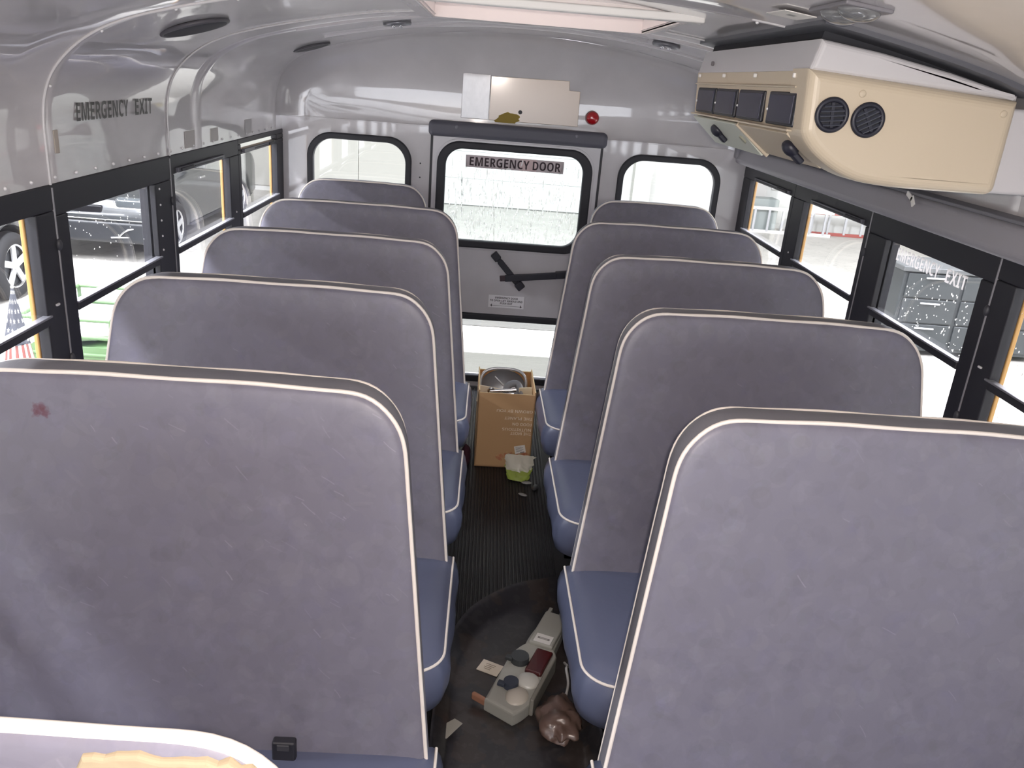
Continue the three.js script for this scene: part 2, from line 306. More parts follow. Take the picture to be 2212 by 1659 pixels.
// ------------------------------------------------------------------ rear wall, rear windows
{
  const w = sgroup('wall_rear', 'grey painted rear wall around the emergency door');
  const s = poly([[-1.2, -0.05], [1.2, -0.05], [1.2, 1.378], [-1.2, 1.378]]);
  s.holes.push(rrShape(-1.035, 0.75, -0.547, 1.29, 0.1, THREE.Path), rrShape(0.543, 0.75, 1.038, 1.30, 0.1, THREE.Path), poly([[-0.437, 0.0], [-0.437, 1.345], [0.437, 1.345], [0.437, 0.0]], THREE.Path));
  mesh('rear_panel', extrude(s, 0.04).translate(0, 0, ZREAR - 0.04), M.paint, w);
  mesh('belt_seam', rbox(-1.18, -0.446, 1.371, 1.377, ZREAR - 0.004, ZREAR + 0.003, 0.0015, 1), M.paint, w);
  mesh('belt_seam', rbox(0.446, 1.18, 1.371, 1.377, ZREAR - 0.004, ZREAR + 0.003, 0.0015, 1), M.paint, w);
  for (const y of [1.19, 1.12]) mesh('screw_hole', new THREE.CylinderGeometry(0.004, 0.004, 0.003, 10).rotateX(Math.PI / 2).translate(-0.485, y, ZREAR + 0.001), M.black, w);
}
function rearWindow(x0, x1, y0, y1, label) {
  const W = sgroup('window_' + (++winNo), label);
  const ring = rrShape(x0 - 0.03, y0 - 0.03, x1 + 0.03, y1 + 0.03, 0.12); ring.holes.push(rrShape(x0, y0, x1, y1, 0.1, THREE.Path));
  mesh('gasket', extrude(ring, 0.03, 0.007, 12, 3).translate(0, 0, ZREAR - 0.012), M.rubber, W);
  mesh('pane', extrude(rrShape(x0 - 0.01, y0 - 0.01, x1 + 0.01, y1 + 0.01, 0.1), 0.004).translate(0, 0, ZREAR - 0.018), M.glass, W);
}
rearWindow(-1.023, -0.559, 0.78, 1.279, 'rear window left of the emergency door');
rearWindow(0.555, 1.026, 0.78, 1.288, 'rear window right of the emergency door');

// ------------------------------------------------------------------ emergency door
let DOOR;
function doorPart(name, label, pos) { const o = new THREE.Group(); o.name = name; o.position.set(...pos); o.userData.label = label; DOOR.add(o); return o; }
{
  const d = sgroup('door_1', 'grey rear emergency door with two windows');
  const s = poly([[-0.425, 0.005], [0.425, 0.005], [0.425, 1.338], [-0.425, 1.338]]);
  s.holes.push(rrShape(-0.362, 0.812, 0.355, 1.29, 0.09, THREE.Path), rrShape(-0.352, 0.07, 0.352, 0.402, 0.05, THREE.Path));
  mesh('door_panel', extrude(s, 0.036, 0.004, 8, 2).translate(0, 0, ZREAR - 0.03), M.paintDoor, d);
  for (const x of [-0.431, 0.431]) mesh('door_seal', box(x - 0.006, x + 0.006, 0, 1.345, ZREAR - 0.03, ZREAR + 0.007), M.black, d);
  mesh('door_seal', box(-0.437, 0.437, 1.337, 1.348, ZREAR - 0.03, ZREAR + 0.006), M.black, d);
  const up = rrShape(-0.40, 0.782, 0.393, 1.315, 0.115); up.holes.push(rrShape(-0.355, 0.821, 0.345, 1.279, 0.085, THREE.Path));
  mesh('gasket', extrude(up, 0.022, 0.008, 12, 3).translate(0, 0, ZREAR - 0.004), M.rubber, d);
  const lip = rrShape(-0.412, 0.77, 0.405, 1.327, 0.125); lip.holes.push(rrShape(-0.395, 0.787, 0.388, 1.31, 0.115, THREE.Path));
  mesh('window_flange', extrude(lip, 0.006, 0.003, 12, 2).translate(0, 0, ZREAR + 0.003), M.paintDoor, d);
  const lo = rrShape(-0.385, 0.035, 0.385, 0.428, 0.07); lo.holes.push(rrShape(-0.345, 0.075, 0.345, 0.392, 0.045, THREE.Path));
  mesh('gasket', extrude(lo, 0.022, 0.008, 12, 3).translate(0, 0, ZREAR - 0.004), M.rubber, d);
  mesh('upper_pane', extrude(rrShape(-0.37, 0.806, 0.36, 1.294, 0.085), 0.004).translate(0, 0, ZREAR - 0.012), M.glassHazy, d);
  mesh('lower_pane', extrude(rrShape(-0.36, 0.06, 0.36, 0.407, 0.045), 0.004).translate(0, 0, ZREAR - 0.012), M.glass, d);
  DOOR = d;
}
// condensation on the door glass and rain on the right windows
function droplets(name, n, place, label) {
  const g = new THREE.SphereGeometry(1, 8, 6);
  const im = new THREE.InstancedMesh(g, M.droplet, n); const m = new THREE.Matrix4();
  for (let i = 0; i < n; i++) { const [p, sc] = place(i); m.compose(V(...p), new THREE.Quaternion(), V(...sc)); im.setMatrixAt(i, m); }
  im.name = numbered(name); stuff(im, label); im.userData.category = 'water drops'; scene.add(im);
}
droplets('condensation_drops', 900, () => { const y = 0.83 + 0.4 * Math.pow(rnd(), 1.2), w = rr2(0.0012, 0.0036), long = rnd() < 0.6 ? rr2(3, 11) : rr2(1, 2); return [[rr2(-0.34, 0.33), y, ZREAR - 0.006], [w, w * long, 0.0016]]; }, 'condensation drops and runs on the emergency door glass');
droplets('rain_drops', 110, () => { const y = rr2(1.005, 1.16), w = rr2(0.0006, 0.0022); return [[1.1965, y, rr2(-2.5, -2.11)], [0.0016, w * rr2(1, 2.2), w]]; }, 'rain drops on the right emergency exit window');
droplets('rain_drops', 120, () => { const w = rr2(0.0008, 0.003); return [[1.1985, rr2(0.75, 1.2), rr2(-1.93, -1.5)], [0.0016, w * rr2(1, 2), w]]; }, 'rain drops on the right window nearest the camera');
droplets('rain_drops', 60, () => { const w = rr2(0.0006, 0.0018); return [[-1.1965, rr2(1.01, 1.22), rr2(-2.6, -2.12)], [0.0016, w * rr2(1, 1.5), w]]; }, 'few drops on the left emergency exit window');

// padded header over the door
{
  const h = thing('door_header_pad', 'dark grey padded vinyl header bar above the rear emergency door', 'header pad', [0, 1.372, ZREAR + 0.012]);
  const g = new RoundedBoxGeometry(0.892, 0.076, 0.07, 6, 0.024); g.translate(0, 0, 0.03); mesh('pad', g, M.header, h);
  for (const x of [-0.307, 0.289]) { const b = new THREE.SphereGeometry(0.009, 12, 8); b.scale(1, 1, 0.5); b.translate(x, 0.012, 0.066); mesh('button', b, std(0x77777f, 0.4), h); }
}
// door handle: slanted bar and long lever
{
  const h = doorPart('door_handle', 'dark navy slanted handle bar', [0.004, 0.668, ZREAR + 0.012]);
  const a = Math.atan2(0.581 - 0.755, 0.084 + 0.077);
  const rot = g => { g.rotateZ(a); return g; };
  mesh('bar', rot(rbox(-0.075, 0.07, -0.016, 0.016, 0.015, 0.03, 0.004)), M.navy, h);
  mesh('end_block', rot(rbox(-0.128, -0.085, -0.019, 0.019, 0, 0.034, 0.004)), M.navy, h);
  mesh('end_neck', rot(rbox(-0.095, -0.065, -0.012, 0.012, 0.004, 0.028, 0.003)), M.navy, h);
  mesh('end_block', rot(rbox(0.075, 0.115, -0.021, 0.021, 0, 0.034, 0.004)), M.navy, h);
  mesh('end_neck', rot(rbox(0.06, 0.085, -0.013, 0.013, 0.004, 0.028, 0.003)), M.navy, h);
  const l = doorPart('door_lever', 'long dark navy lever', [0.13, 0.655, ZREAR + 0.01]);
  const q = g => { g.rotateZ(0.125); return g; };
  mesh('lever_bar', q(rbox(-0.145, 0.13, -0.018, 0.018, 0.030, 0.044, 0.004)), M.navy, l);
  mesh('lever_end', q(rbox(-0.172, -0.13, -0.015, 0.015, 0.028, 0.042, 0.004)), std(0x33222a, 0.5), l);
  mesh('lever_tip', q(rbox(0.125, 0.30, -0.017, 0.017, 0.0, 0.046, 0.004)), M.navy, l);
  mesh('pivot_post', new THREE.CylinderGeometry(0.012, 0.012, 0.045, 14).rotateX(Math.PI / 2).translate(-0.105, -0.013, 0.022), M.navy, l);
}
// instruction sticker
{
  const t = canvasTex(512, 192, (x, w, h) => {
    x.fillStyle = '#eeedf0'; x.fillRect(0, 0, w, h); x.fillStyle = '#26242c';
    fitText(x, 'EMERGENCY DOOR', 256, 38, 330, 30); fitText(x, 'TO OPEN LIFT HANDLE AND', 256, 82, 470, 30); fitText(x, 'PUSH OUT', 256, 122, 180, 30);
    x.fillRect(24, 158, 464, 4); x.fillRect(44, 136, 8, 44); x.fillRect(458, 136, 8, 44); x.beginPath(); x.moveTo(24, 160); x.lineTo(52, 148); x.lineTo(52, 172); x.fill(); x.beginPath(); x.moveTo(488, 160); x.lineTo(460, 148); x.lineTo(460, 172); x.fill();
  });
  tag(mesh('instruction_sticker', box(-0.092, 0.1, 0.466, 0.534, ZREAR + 0.0105, ZREAR + 0.0122), std(0xffffff, 0.5, 0, { map: t })), 'small grey sticker with door opening instructions under the handle', 'sticker');
}
// EMERGENCY DOOR sign on the glass
{
  const t = canvasTex(1024, 128, (x, w, h) => {
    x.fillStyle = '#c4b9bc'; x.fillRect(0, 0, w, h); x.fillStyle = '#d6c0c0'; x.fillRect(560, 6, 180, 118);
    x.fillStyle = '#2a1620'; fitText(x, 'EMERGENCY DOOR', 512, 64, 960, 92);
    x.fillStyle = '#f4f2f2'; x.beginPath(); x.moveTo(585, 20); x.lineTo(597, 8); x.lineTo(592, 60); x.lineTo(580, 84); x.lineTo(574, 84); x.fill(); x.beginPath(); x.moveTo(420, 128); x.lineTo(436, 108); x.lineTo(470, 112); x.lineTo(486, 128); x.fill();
  });
  tag(mesh('emergency_door_sign', box(-0.256, 0.246, 1.1895, 1.2505, ZREAR - 0.0078, ZREAR - 0.0062), std(0xffffff, 0.6, 0, { map: t })), 'worn sticker reading EMERGENCY DOOR on the rear door glass', 'sign');
}
// red lamp beside the access panel
{
  const r = thing('indicator_lamp', 'small round red lamp above the emergency door', 'lamp', [0.366, 1.474, ZREAR - 0.02]);
  mesh('bezel', new THREE.CylinderGeometry(0.033, 0.034, 0.02, 28).rotateX(Math.PI / 2).translate(0, 0, 0.01), std(0x7c1a20, 0.4), r);
  mesh('lens', new THREE.SphereGeometry(0.03, 28, 12, 0, Math.PI * 2, 0, Math.PI / 2).rotateX(Math.PI / 2).scale(1, 1, 0.55).translate(0, 0, 0.02), M.red, r);
}

// ------------------------------------------------------------------ roof hatch
{
  const h = thing('roof_hatch', 'white roof escape hatch set in the ceiling', 'hatch', [0, 1.81, -2.605]);
  const z1 = HATCH.z1 + 2.605, z0 = HATCH.z0 + 2.605, X = HATCH.x;
  const wall = (x0, x1, za, zb) => box(x0, x1, -0.008, 0.14, za, zb);
  mesh('rear_wall', wall(-X - 0.012, X + 0.012, z1 - 0.012, z1), M.hatchWhite, h);
  mesh('front_wall', wall(-X - 0.012, X + 0.012, z0, z0 + 0.012), M.hatchWhite, h);
  mesh('side_wall', wall(-X - 0.012, -X, z1, z0), M.hatchWhite, h); mesh('side_wall', wall(X, X + 0.012, z1, z0), M.hatchWhite, h);
  mesh('lid', rbox(-X - 0.03, X + 0.03, 0.135, 0.15, z1 - 0.03, z0 + 0.03, 0.006), M.hatchLid, h);
  mesh('front_rim', rbox(-X - 0.05, X + 0.035, -0.016, 0.004, z0 - 0.02, z0 + 0.025, 0.005), M.white, h);
  mesh('side_rim', rbox(-X - 0.05, -X - 0.002, -0.012, 0.002, z1, z0, 0.004), M.paint, h);
  mesh('side_rim', rbox(X, X + 0.02, -0.010, 0.002, z1, z0, 0.004), M.hatchWhite, h);
  const l = mesh('latch_bar', bar([-0.13, 0.055, -0.1], [0.075, 0.05, -0.1], 0.013, 16), M.hatchWhite, h);
  for (const [a, b] of [[-0.175, -0.125], [0.07, 0.125]]) mesh('latch_end', rbox(a, b, 0.035, 0.066, -0.116, -0.084, 0.006), M.navy, l);
  mesh('latch_ring', new THREE.TorusGeometry(0.02, 0.004, 8, 20).rotateX(Math.PI / 2).translate(-0.08, 0.036, -0.1), M.navy, l);
  for (const x of [-0.15, 0.1]) mesh('latch_bracket', rbox(x - 0.012, x + 0.012, 0.06, 0.14, -0.11, -0.09, 0.003), M.white, l);
}
// ceiling loudspeakers: dark perforated domes
function onCeiling(o, x, z) { o.position.set(x, ceilY(x), z); o.rotation.z = ceilTilt(x); }
function speaker(x, z, r, label) {
  const o = thing('ceiling_speaker', label, 'speaker', [0, 0, 0], 0, 'ceiling speakers'); onCeiling(o, x, z);
  mesh('grille', new THREE.SphereGeometry(r, 32, 10, 0, Math.PI * 2, 0, Math.PI / 2).rotateX(Math.PI).scale(1, 0.14, 1).translate(0, -0.004, 0), std(0x38373d, 0.75), o);
  mesh('bezel', new THREE.TorusGeometry(r, 0.006, 8, 40).rotateX(Math.PI / 2).translate(0, -0.004, 0), std(0x504e54, 0.5), o);
}
speaker(-0.947, -2.42, 0.088, 'dark round ceiling speaker above the left EMERGENCY EXIT lettering');
speaker(-0.952, -3.94, 0.078, 'dark round ceiling speaker in the left rear corner');
// ceiling spot lights with four small bulbs
function spot(x, z, label) {
  const o = thing('ceiling_spot', label, 'ceiling light', [0, 0, 0], 0, 'small ceiling spots'); onCeiling(o, x, z);
  mesh('bezel', new THREE.TorusGeometry(0.045, 0.008, 10, 32).rotateX(Math.PI / 2).translate(0, -0.004, 0), std(0x74747a, 0.35, 0.4), o);
  mesh('reflector', new THREE.SphereGeometry(0.044, 24, 8, 0, Math.PI * 2, 0, Math.PI / 2).rotateX(Math.PI).scale(1, 0.25, 1).translate(0, -0.002, 0), std(0x77787c, 0.2, 0.8), o);
  for (const [a, b] of [[-1, -1], [1, -1], [-1, 1], [1, 1]]) mesh('bulb', new THREE.SphereGeometry(0.006, 10, 8).translate(a * 0.014, -0.013, b * 0.018), M.chrome, o);
}
spot(-0.505, -3.30, 'small round ceiling spot left of the roof hatch');
spot(0.49, -3.27, 'small round ceiling spot between the roof hatch and the air conditioner');
{ // clear dome lamp pair near the air conditioner
  const o = thing('dome_fitting', 'clear double dome light fitting above the air conditioner', 'ceiling light'); onCeiling(o, 0.492, -1.585); o.scale.setScalar(0.78);
  const clear = phy(0xc4c6c8, { roughness: 0.06, transmission: 0.75, thickness: 0, ior: 1.45 });
  mesh('base_plate', rbox(-0.055, 0.055, -0.008, 0.002, -0.13, 0.1, 0.004), std(0x77757a, 0.4), o);
  for (const z of [-0.06, 0.045]) { mesh('dome_lens', new THREE.SphereGeometry(0.048, 24, 12, 0, Math.PI * 2, 0, Math.PI / 2).rotateX(Math.PI).scale(1, 0.5, 1).translate(0, -0.007, z), clear, o); mesh('reflector', new THREE.SphereGeometry(0.02, 14, 10).scale(1, 0.5, 1).translate(0, -0.014, z), M.chrome, o); }
  const t = canvasTex(256, 64, (x, w, h) => { x.fillStyle = '#e9e6e0'; x.fillRect(0, 0, w, h); x.fillStyle = '#9a9894'; x.fillRect(96, 24, 66, 14); });
  const st = tag(mesh('ceiling_label', box(-0.034, 0.034, -0.0016, 0, -0.045, 0.045), std(0xffffff, 0.6, 0, { map: t })), 'small white paper label on the ceiling beside the double dome light', 'label');
  onCeiling(st, 0.452, -1.79); st.position.y -= 0.004; st.rotation.y = 0.1;
}

// ------------------------------------------------------------------ the phone that takes the picture, its flash lamp lit
{
  const o = thing('phone', 'phone with lit flash lamp held up at the front of the bus', 'phone', [-0.115, 1.655, 0.03]); o.rotation.set(-0.33, -0.04, 0.08);
  mesh('phone_body', rbox(-0.075, 0.075, -0.037, 0.037, 0.0, 0.009, 0.004, 2), M.black, o);
  mesh('flash_lamp', new THREE.SphereGeometry(0.006, 12, 8).scale(1, 1, 0.6).translate(0, 0, -0.004), std(0xffffff, 0.4, 0, { emissive: 0xfff4ea, emissiveIntensity: 20 }), o);
  const l = new THREE.PointLight(0xfff1e6, FLASH); l.position.set(0, 0, -0.006); l.shadow.radius = 0.5; o.add(l);
}

// ------------------------------------------------------------------ air conditioner
{
  const ACS = 0.857; // the unit was laid out 1/0.857 too large
  const a = thing('air_conditioner', 'beige and white overhead air conditioner above the right windows', 'air conditioner', [-0.1296 + ACS * (0.634 + 0.1296), 1.6306 + ACS * (1.44 - 1.6306), -2.1 * ACS]); a.scale.setScalar(ACS);
  const L = (x, y) => [x - 0.634, y - 1.44];
  const zR = -1.215; // rear end, relative
  const up = poly([L(0.628, 1.703), L(1.157, 1.672), L(1.157, 1.684), L(0.98, 1.724), L(0.80, 1.756), L(0.646, 1.776)]);
  mesh('upper_cover', extrude(up, -zR - 0.06, 0.014, 6, 4).translate(0, 0, zR + 0.03), M.acWhite, a);
  // moulded lower shell
  const sh = new THREE.Shape(); sh.moveTo(...L(0.625, 1.708)); sh.lineTo(...L(0.634, 1.565)); sh.bezierCurveTo(...L(0.64, 1.53), ...L(0.72, 1.47), ...L(0.80, 1.452)); sh.quadraticCurveTo(...L(0.86, 1.443), ...L(0.95, 1.443)); sh.lineTo(...L(1.13, 1.443)); sh.quadraticCurveTo(...L(1.157, 1.443), ...L(1.157, 1.47)); sh.lineTo(...L(1.157, 1.672)); sh.closePath();
  mesh('lower_shell', extrude(sh, 0.10, 0.028, 14, 6).translate(0, 0, -0.128), M.beige, a);
  const sh2 = new THREE.Shape(); sh2.moveTo(...L(0.632, 1.703)); sh2.lineTo(...L(0.640, 1.562)); sh2.lineTo(...L(0.72, 1.49)); sh2.quadraticCurveTo(...L(0.80, 1.452), ...L(0.90, 1.450)); sh2.lineTo(...L(1.15, 1.450)); sh2.lineTo(...L(1.15, 1.672)); sh2.closePath();
  mesh('vent_body', extrude(sh2, 1.08, 0.006, 10, 2).translate(0, 0, zR + 0.006), M.beige, a);
  const U = (x, y) => L((x + 0.1296) / ACS - 0.1296, (y - 1.6306) / ACS + 1.6306); // real place to the unit's own scale
  mesh('ceiling_gasket', extrude(poly([L(0.665, 1.765), L(0.80, 1.748), L(0.98, 1.716), L(1.15, 1.676), ...[0.99, 0.9, 0.8, 0.7, 0.6, 0.56].map(x => U(x, ceilY(x) + 0.004))]), 1.09).translate(0, 0, zR + 0.035), M.rubber, a);
  mesh('ceiling_flange', extrude(poly([...[0.52, 0.6, 0.7, 0.8, 0.9, 0.99].map(x => U(x, ceilY(x) - 0.008)), ...[0.99, 0.9, 0.8, 0.7, 0.6, 0.52].map(x => U(x, ceilY(x) + 0.004))]), 1.26).translate(0, 0, zR - 0.02), std(0x5c5d63, 0.5), a);
  mesh('end_cover', rbox(0.515, 0.755, 0.006, 0.215, zR + 0.02, -0.03, 0.012, 3), M.acWhite, a);
  // four square vents on the aisle side
  for (const [za, zb] of [[-3.247, -2.993], [-2.972, -2.727], [-2.697, -2.446], [-2.396, -2.178]]) {
    const z0 = za + 2.1, z1 = zb + 2.1;
    const v = mesh('air_vent', rbox(-0.006, 0.006, 0.127, 0.212, z0, z1, 0.005), M.ventDark, a);
    mesh('vent_flap', rbox(-0.009, -0.005, 0.135, 0.204, z0 + 0.012, z1 - 0.012, 0.0015, 1).applyMatrix4(new THREE.Matrix4().makeRotationZ(0)), std(0x2a2c42, 0.35), v);
    mesh('flap_pin', new THREE.SphereGeometry(0.004, 8, 6).translate(-0.009, 0.165, z0 + 0.014), M.screw, v);
  }
  mesh('vent_ledge', rbox(-0.012, 0.004, 0.116, 0.122, zR + 0.02, -0.09, 0.002, 1), M.beige, a);
  mesh('vent_ledge', rbox(-0.010, 0.006, 0.222, 0.227, zR + 0.02, -0.09, 0.002, 1), M.beige, a);
  // sloping under-panels with knobs
  const under = (z0, z1, mat, tilt, drop) => { const g = rbox(0, 0.135, -0.004, 0.004, z0, z1, 0.002, 1); g.rotateZ(tilt); g.translate(0.002, 0.112 - drop, 0); return mesh('under_panel', g, mat, a); };
  under(zR + 0.02, -0.60, M.acPale, -0.72, 0.002).userData.label = 'pale green under-panel';
  const fold = under(-0.58, -0.12, M.beige, -0.64, 0.0);
  mesh('panel_edge', rbox(0, 0.145, -0.008, 0.008, -0.592, -0.58, 0.002, 1).rotateZ(-0.66).translate(0, 0.112, 0), M.beige, fold);
  for (const z of [-0.93, -0.10 - 0.055]) { const k = mesh('knob', merge([new THREE.SphereGeometry(0.026, 16, 10).scale(1, 0.7, 1.0), rbox(0.005, 0.05, -0.012, 0.006, -0.016, 0.016, 0.006)]).rotateZ(-0.7).translate(0.03, 0.072, z), M.navy, a); }
  mesh('drain_cap', new THREE.CylinderGeometry(0.014, 0.016, 0.012, 16).rotateZ(-0.7).translate(0.05, 0.064, -0.66), std(0xa5a590, 0.5), a);
  // round vents on the front end
  for (const [x, y, turn] of [[0.695, 1.606, 0.1], [0.786, 1.601, 0.5]]) {
    const v = mesh('round_vent', new THREE.TorusGeometry(0.036, 0.0065, 10, 40).translate(x - 0.634, y - 1.44, 0.004), M.navy, a);
    mesh('vent_cup', new THREE.CylinderGeometry(0.034, 0.034, 0.004, 32).rotateX(Math.PI / 2).translate(x - 0.634, y - 1.44, 0.002), std(0x14151c, 0.6), v);
    for (let k = -2; k <= 2; k++) { const hw = Math.sqrt(Math.max(0.0001, 0.031 ** 2 - (k * 0.011) ** 2)); mesh('vane', rbox(-hw, hw, -0.0012, 0.0012, -0.004, 0.006, 0.0008, 1).rotateX(0.5).translate(0, k * 0.011, 0.006).rotateZ(turn).translate(x - 0.634, y - 1.44, 0), std(0x4a4d58, 0.3), v); }
    mesh('vane_post', rbox(-0.004, 0.004, -0.03, 0.03, 0.002, 0.009, 0.001, 1).rotateZ(turn).translate(x - 0.634, y - 1.44, 0), M.navy, v);
  }
  for (const [x, y] of [[0.761, 1.66], [1.12, 1.64]]) mesh('plug', new THREE.SphereGeometry(0.009, 14, 8).scale(1, 1, 0.35).translate(x - 0.634, y - 1.44, 0.001), M.beige, a);
  for (const z of [-3.244, -2.9, -2.55, -2.21]) mesh('clip', rbox(-0.014, -0.004, 0.246, 0.258, z + 2.1 - 0.005, z + 2.1 + 0.005, 0.003, 1), M.white, a);
  mesh('clip', rbox(-0.010, 0.0, 0.285, 0.3, -1.0, -0.99, 0.003, 1), std(0x777274, 0.5), a);
}
{ // torn paper tag hanging from the cover strip
  const g = merge([rbox(-0.002, 0.002, -0.006, 0.008, -0.03, 0.012, 0.001, 1).rotateX(0.35), rbox(-0.002, 0.002, -0.03, 0.0, -0.002, 0.014, 0.001, 1).rotateX(-0.7)]);
  const o = tag(mesh('paper_tag', g, M.white), 'torn white paper tag stuck on the cover below the air conditioner', 'tag'); o.position.set(1.104, 1.392, -2.42);
}

// ------------------------------------------------------------------ lettering above the left exit window and odd patches
{
  const t = canvasTex(1024, 128, (x, w, h) => { x.clearRect(0, 0, w, h); x.fillStyle = '#5a5a58'; fitText(x, 'EMERGENCY', 330, 64, 640, 104); fitText(x, 'EXIT', 870, 64, 270, 104); });
  const m = std(0xffffff, 0.5, 0, { map: t, transparent: true });
  const o = tag(mesh('exit_lettering', new THREE.PlaneGeometry(0.505, 0.056), m), 'dark grey printed words EMERGENCY EXIT above the left exit window', 'lettering');
  o.position.set(-1.1735, 1.468, -2.43); o.rotation.order = 'YXZ'; o.rotation.set(0.05, Math.PI / 2, 0);
  const t2 = canvasTex(1024, 128, (x, w, h) => { x.clearRect(0, 0, w, h); x.fillStyle = '#c6c2c2'; fitText(x, 'EMERGENCY', 330, 64, 640, 104); fitText(x, 'EXIT', 870, 64, 270, 104); });
  const p = tag(mesh('exit_lettering', new THREE.PlaneGeometry(0.43, 0.05), phy(0xffffff, { roughness: 1, map: t2, transparent: true, transmission: 0.4, thickness: 0 })), 'pale worn letters EMERGENCY EXIT on the right exit window glass', 'lettering');
  p.position.set(1.1912, 1.199, -2.385); p.rotation.y = -Math.PI / 2;
  const patch = (y0, y1, z0, z1, c, label) => tag(mesh('wall_patch', rbox(-1.1795, -1.1772, y0, y1, z1, z0, 0.001, 1), std(c, 0.5)), label, 'patch');
  patch(1.376, 1.43, -2.072, -2.093, 0xb3a99e, 'narrow brownish tape patch above the left exit window');
  patch(1.318, 1.374, -2.95, -3.045, 0xb4afac, 'square grey tape patch above the third left window');
  patch(1.32, 1.369, -3.215, -3.305, 0xbab7b3, 'square pale tape patch right of the square grey one');
  patch(1.32, 1.379, -3.668, -3.766, 0xb5b3b4, 'square tape patch above the rearmost left window');
}

// ------------------------------------------------------------------ bench seats
const HS = 1.094, RECL = 0.1364, YB = 0.30;
function outline(w, ta = 0.11, tw = 0.16, r = 0.12) { // (x from the aisle, y), from the aisle bottom over the top to the wall bottom
  const p = []; const a = y => -ta * (HS - y), b = y => w + tw * (HS - y);
  for (let i = 0; i < 14; i++) { const y = YB + (HS - r - YB) * i / 14; p.push([a(y), y]); }
  const q = (P, C, Q) => { for (let i = 0; i <= 12; i++) { const t = i / 12; p.push([(1 - t) ** 2 * P[0] + 2 * t * (1 - t) * C[0] + t * t * Q[0], (1 - t) ** 2 * P[1] + 2 * t * (1 - t) * C[1] + t * t * Q[1]]); } };
  q([a(HS - r), HS - r], [0, HS], [r, HS]);
  for (let i = 1; i < 14; i++) p.push([r + (w - 2 * r) * i / 14, HS + 0.003 * Math.sin(i / 14 * Math.PI)]);
  q([w - r, HS], [w, HS], [b(HS - r), HS - r]);
  for (let i = 1; i <= 14; i++) { const y = HS - r - (HS - r - YB) * i / 14; p.push([b(y), y]); }
  return p;
}
function padGeo(pts, s, zOff, dir, puff) { // cushioned face over an outline
  const n = pts.length, c = [0, 0]; pts.forEach(p => { c[0] += p[0] / n; c[1] += p[1] / n; }); c[1] = 0.72;
  const rings = [[1, 0], [0.99, 0.45], [0.975, 0.72], [0.94, 0.88], [0.85, 0.96], [0.6, 1], [0.3, 1], [0.0, 1]];
  const pos = [], uv = [], idx = [];
  for (const [k, h] of rings) for (const p of pts) { const x = c[0] + (p[0] - c[0]) * k, y = c[1] + (p[1] - c[1]) * k; pos.push(s * x, y, RECL * (HS - y) + zOff + dir * h * puff); uv.push(s < 0 ? 1 - (x + 0.1) : x + 0.1, y - 0.15); }
  for (let r = 0; r < rings.length - 1; r++) for (let i = 0; i < n; i++) { const j = (i + 1) % n, a = r * n + i, b = r * n + j, d = a + n, e = b + n; if (s * dir > 0) idx.push(a, d, b, b, d, e); else idx.push(a, b, d, b, e, d); }
  const g = new THREE.BufferGeometry(); g.setAttribute('position', new THREE.Float32BufferAttribute(pos, 3)); g.setAttribute('uv', new THREE.Float32BufferAttribute(uv, 2)); g.setIndex(idx); g.computeVertexNormals(); return g;
}
function bandGeo(A, B, s, zA, zB, bulge) { // side band between two outlines
  const n = A.length, pos = [], uv = [], idx = [], K = 6;
  for (let k = 0; k <= K; k++) { const t = k / K, q = bulge * Math.sin(t * Math.PI); for (let i = 0; i < n; i++) { const a = A[Math.max(0, i - 1)], b = A[Math.min(n - 1, i + 1)]; let nx = -(b[1] - a[1]), ny = b[0] - a[0]; const l = Math.hypot(nx, ny) || 1; const x = A[i][0] + (B[i][0] - A[i][0]) * t + nx / l * q, y = A[i][1] + (B[i][1] - A[i][1]) * t + ny / l * q; pos.push(s * x, y, RECL * (HS - y) + zA + (zB - zA) * t); uv.push(i * 0.05, t * 0.08); } }
  for (let k = 0; k < K; k++) for (let i = 0; i < n - 1; i++) { const a = k * n + i, b = a + 1, c = a + n, d = c + 1; if (s > 0) idx.push(a, b, c, b, d, c); else idx.push(a, c, b, b, c, d); }
  const g = new THREE.BufferGeometry(); g.setAttribute('position', new THREE.Float32BufferAttribute(pos, 3)); g.setAttribute('uv', new THREE.Float32BufferAttribute(uv, 2)); g.setIndex(idx); g.computeVertexNormals(); return g;
}
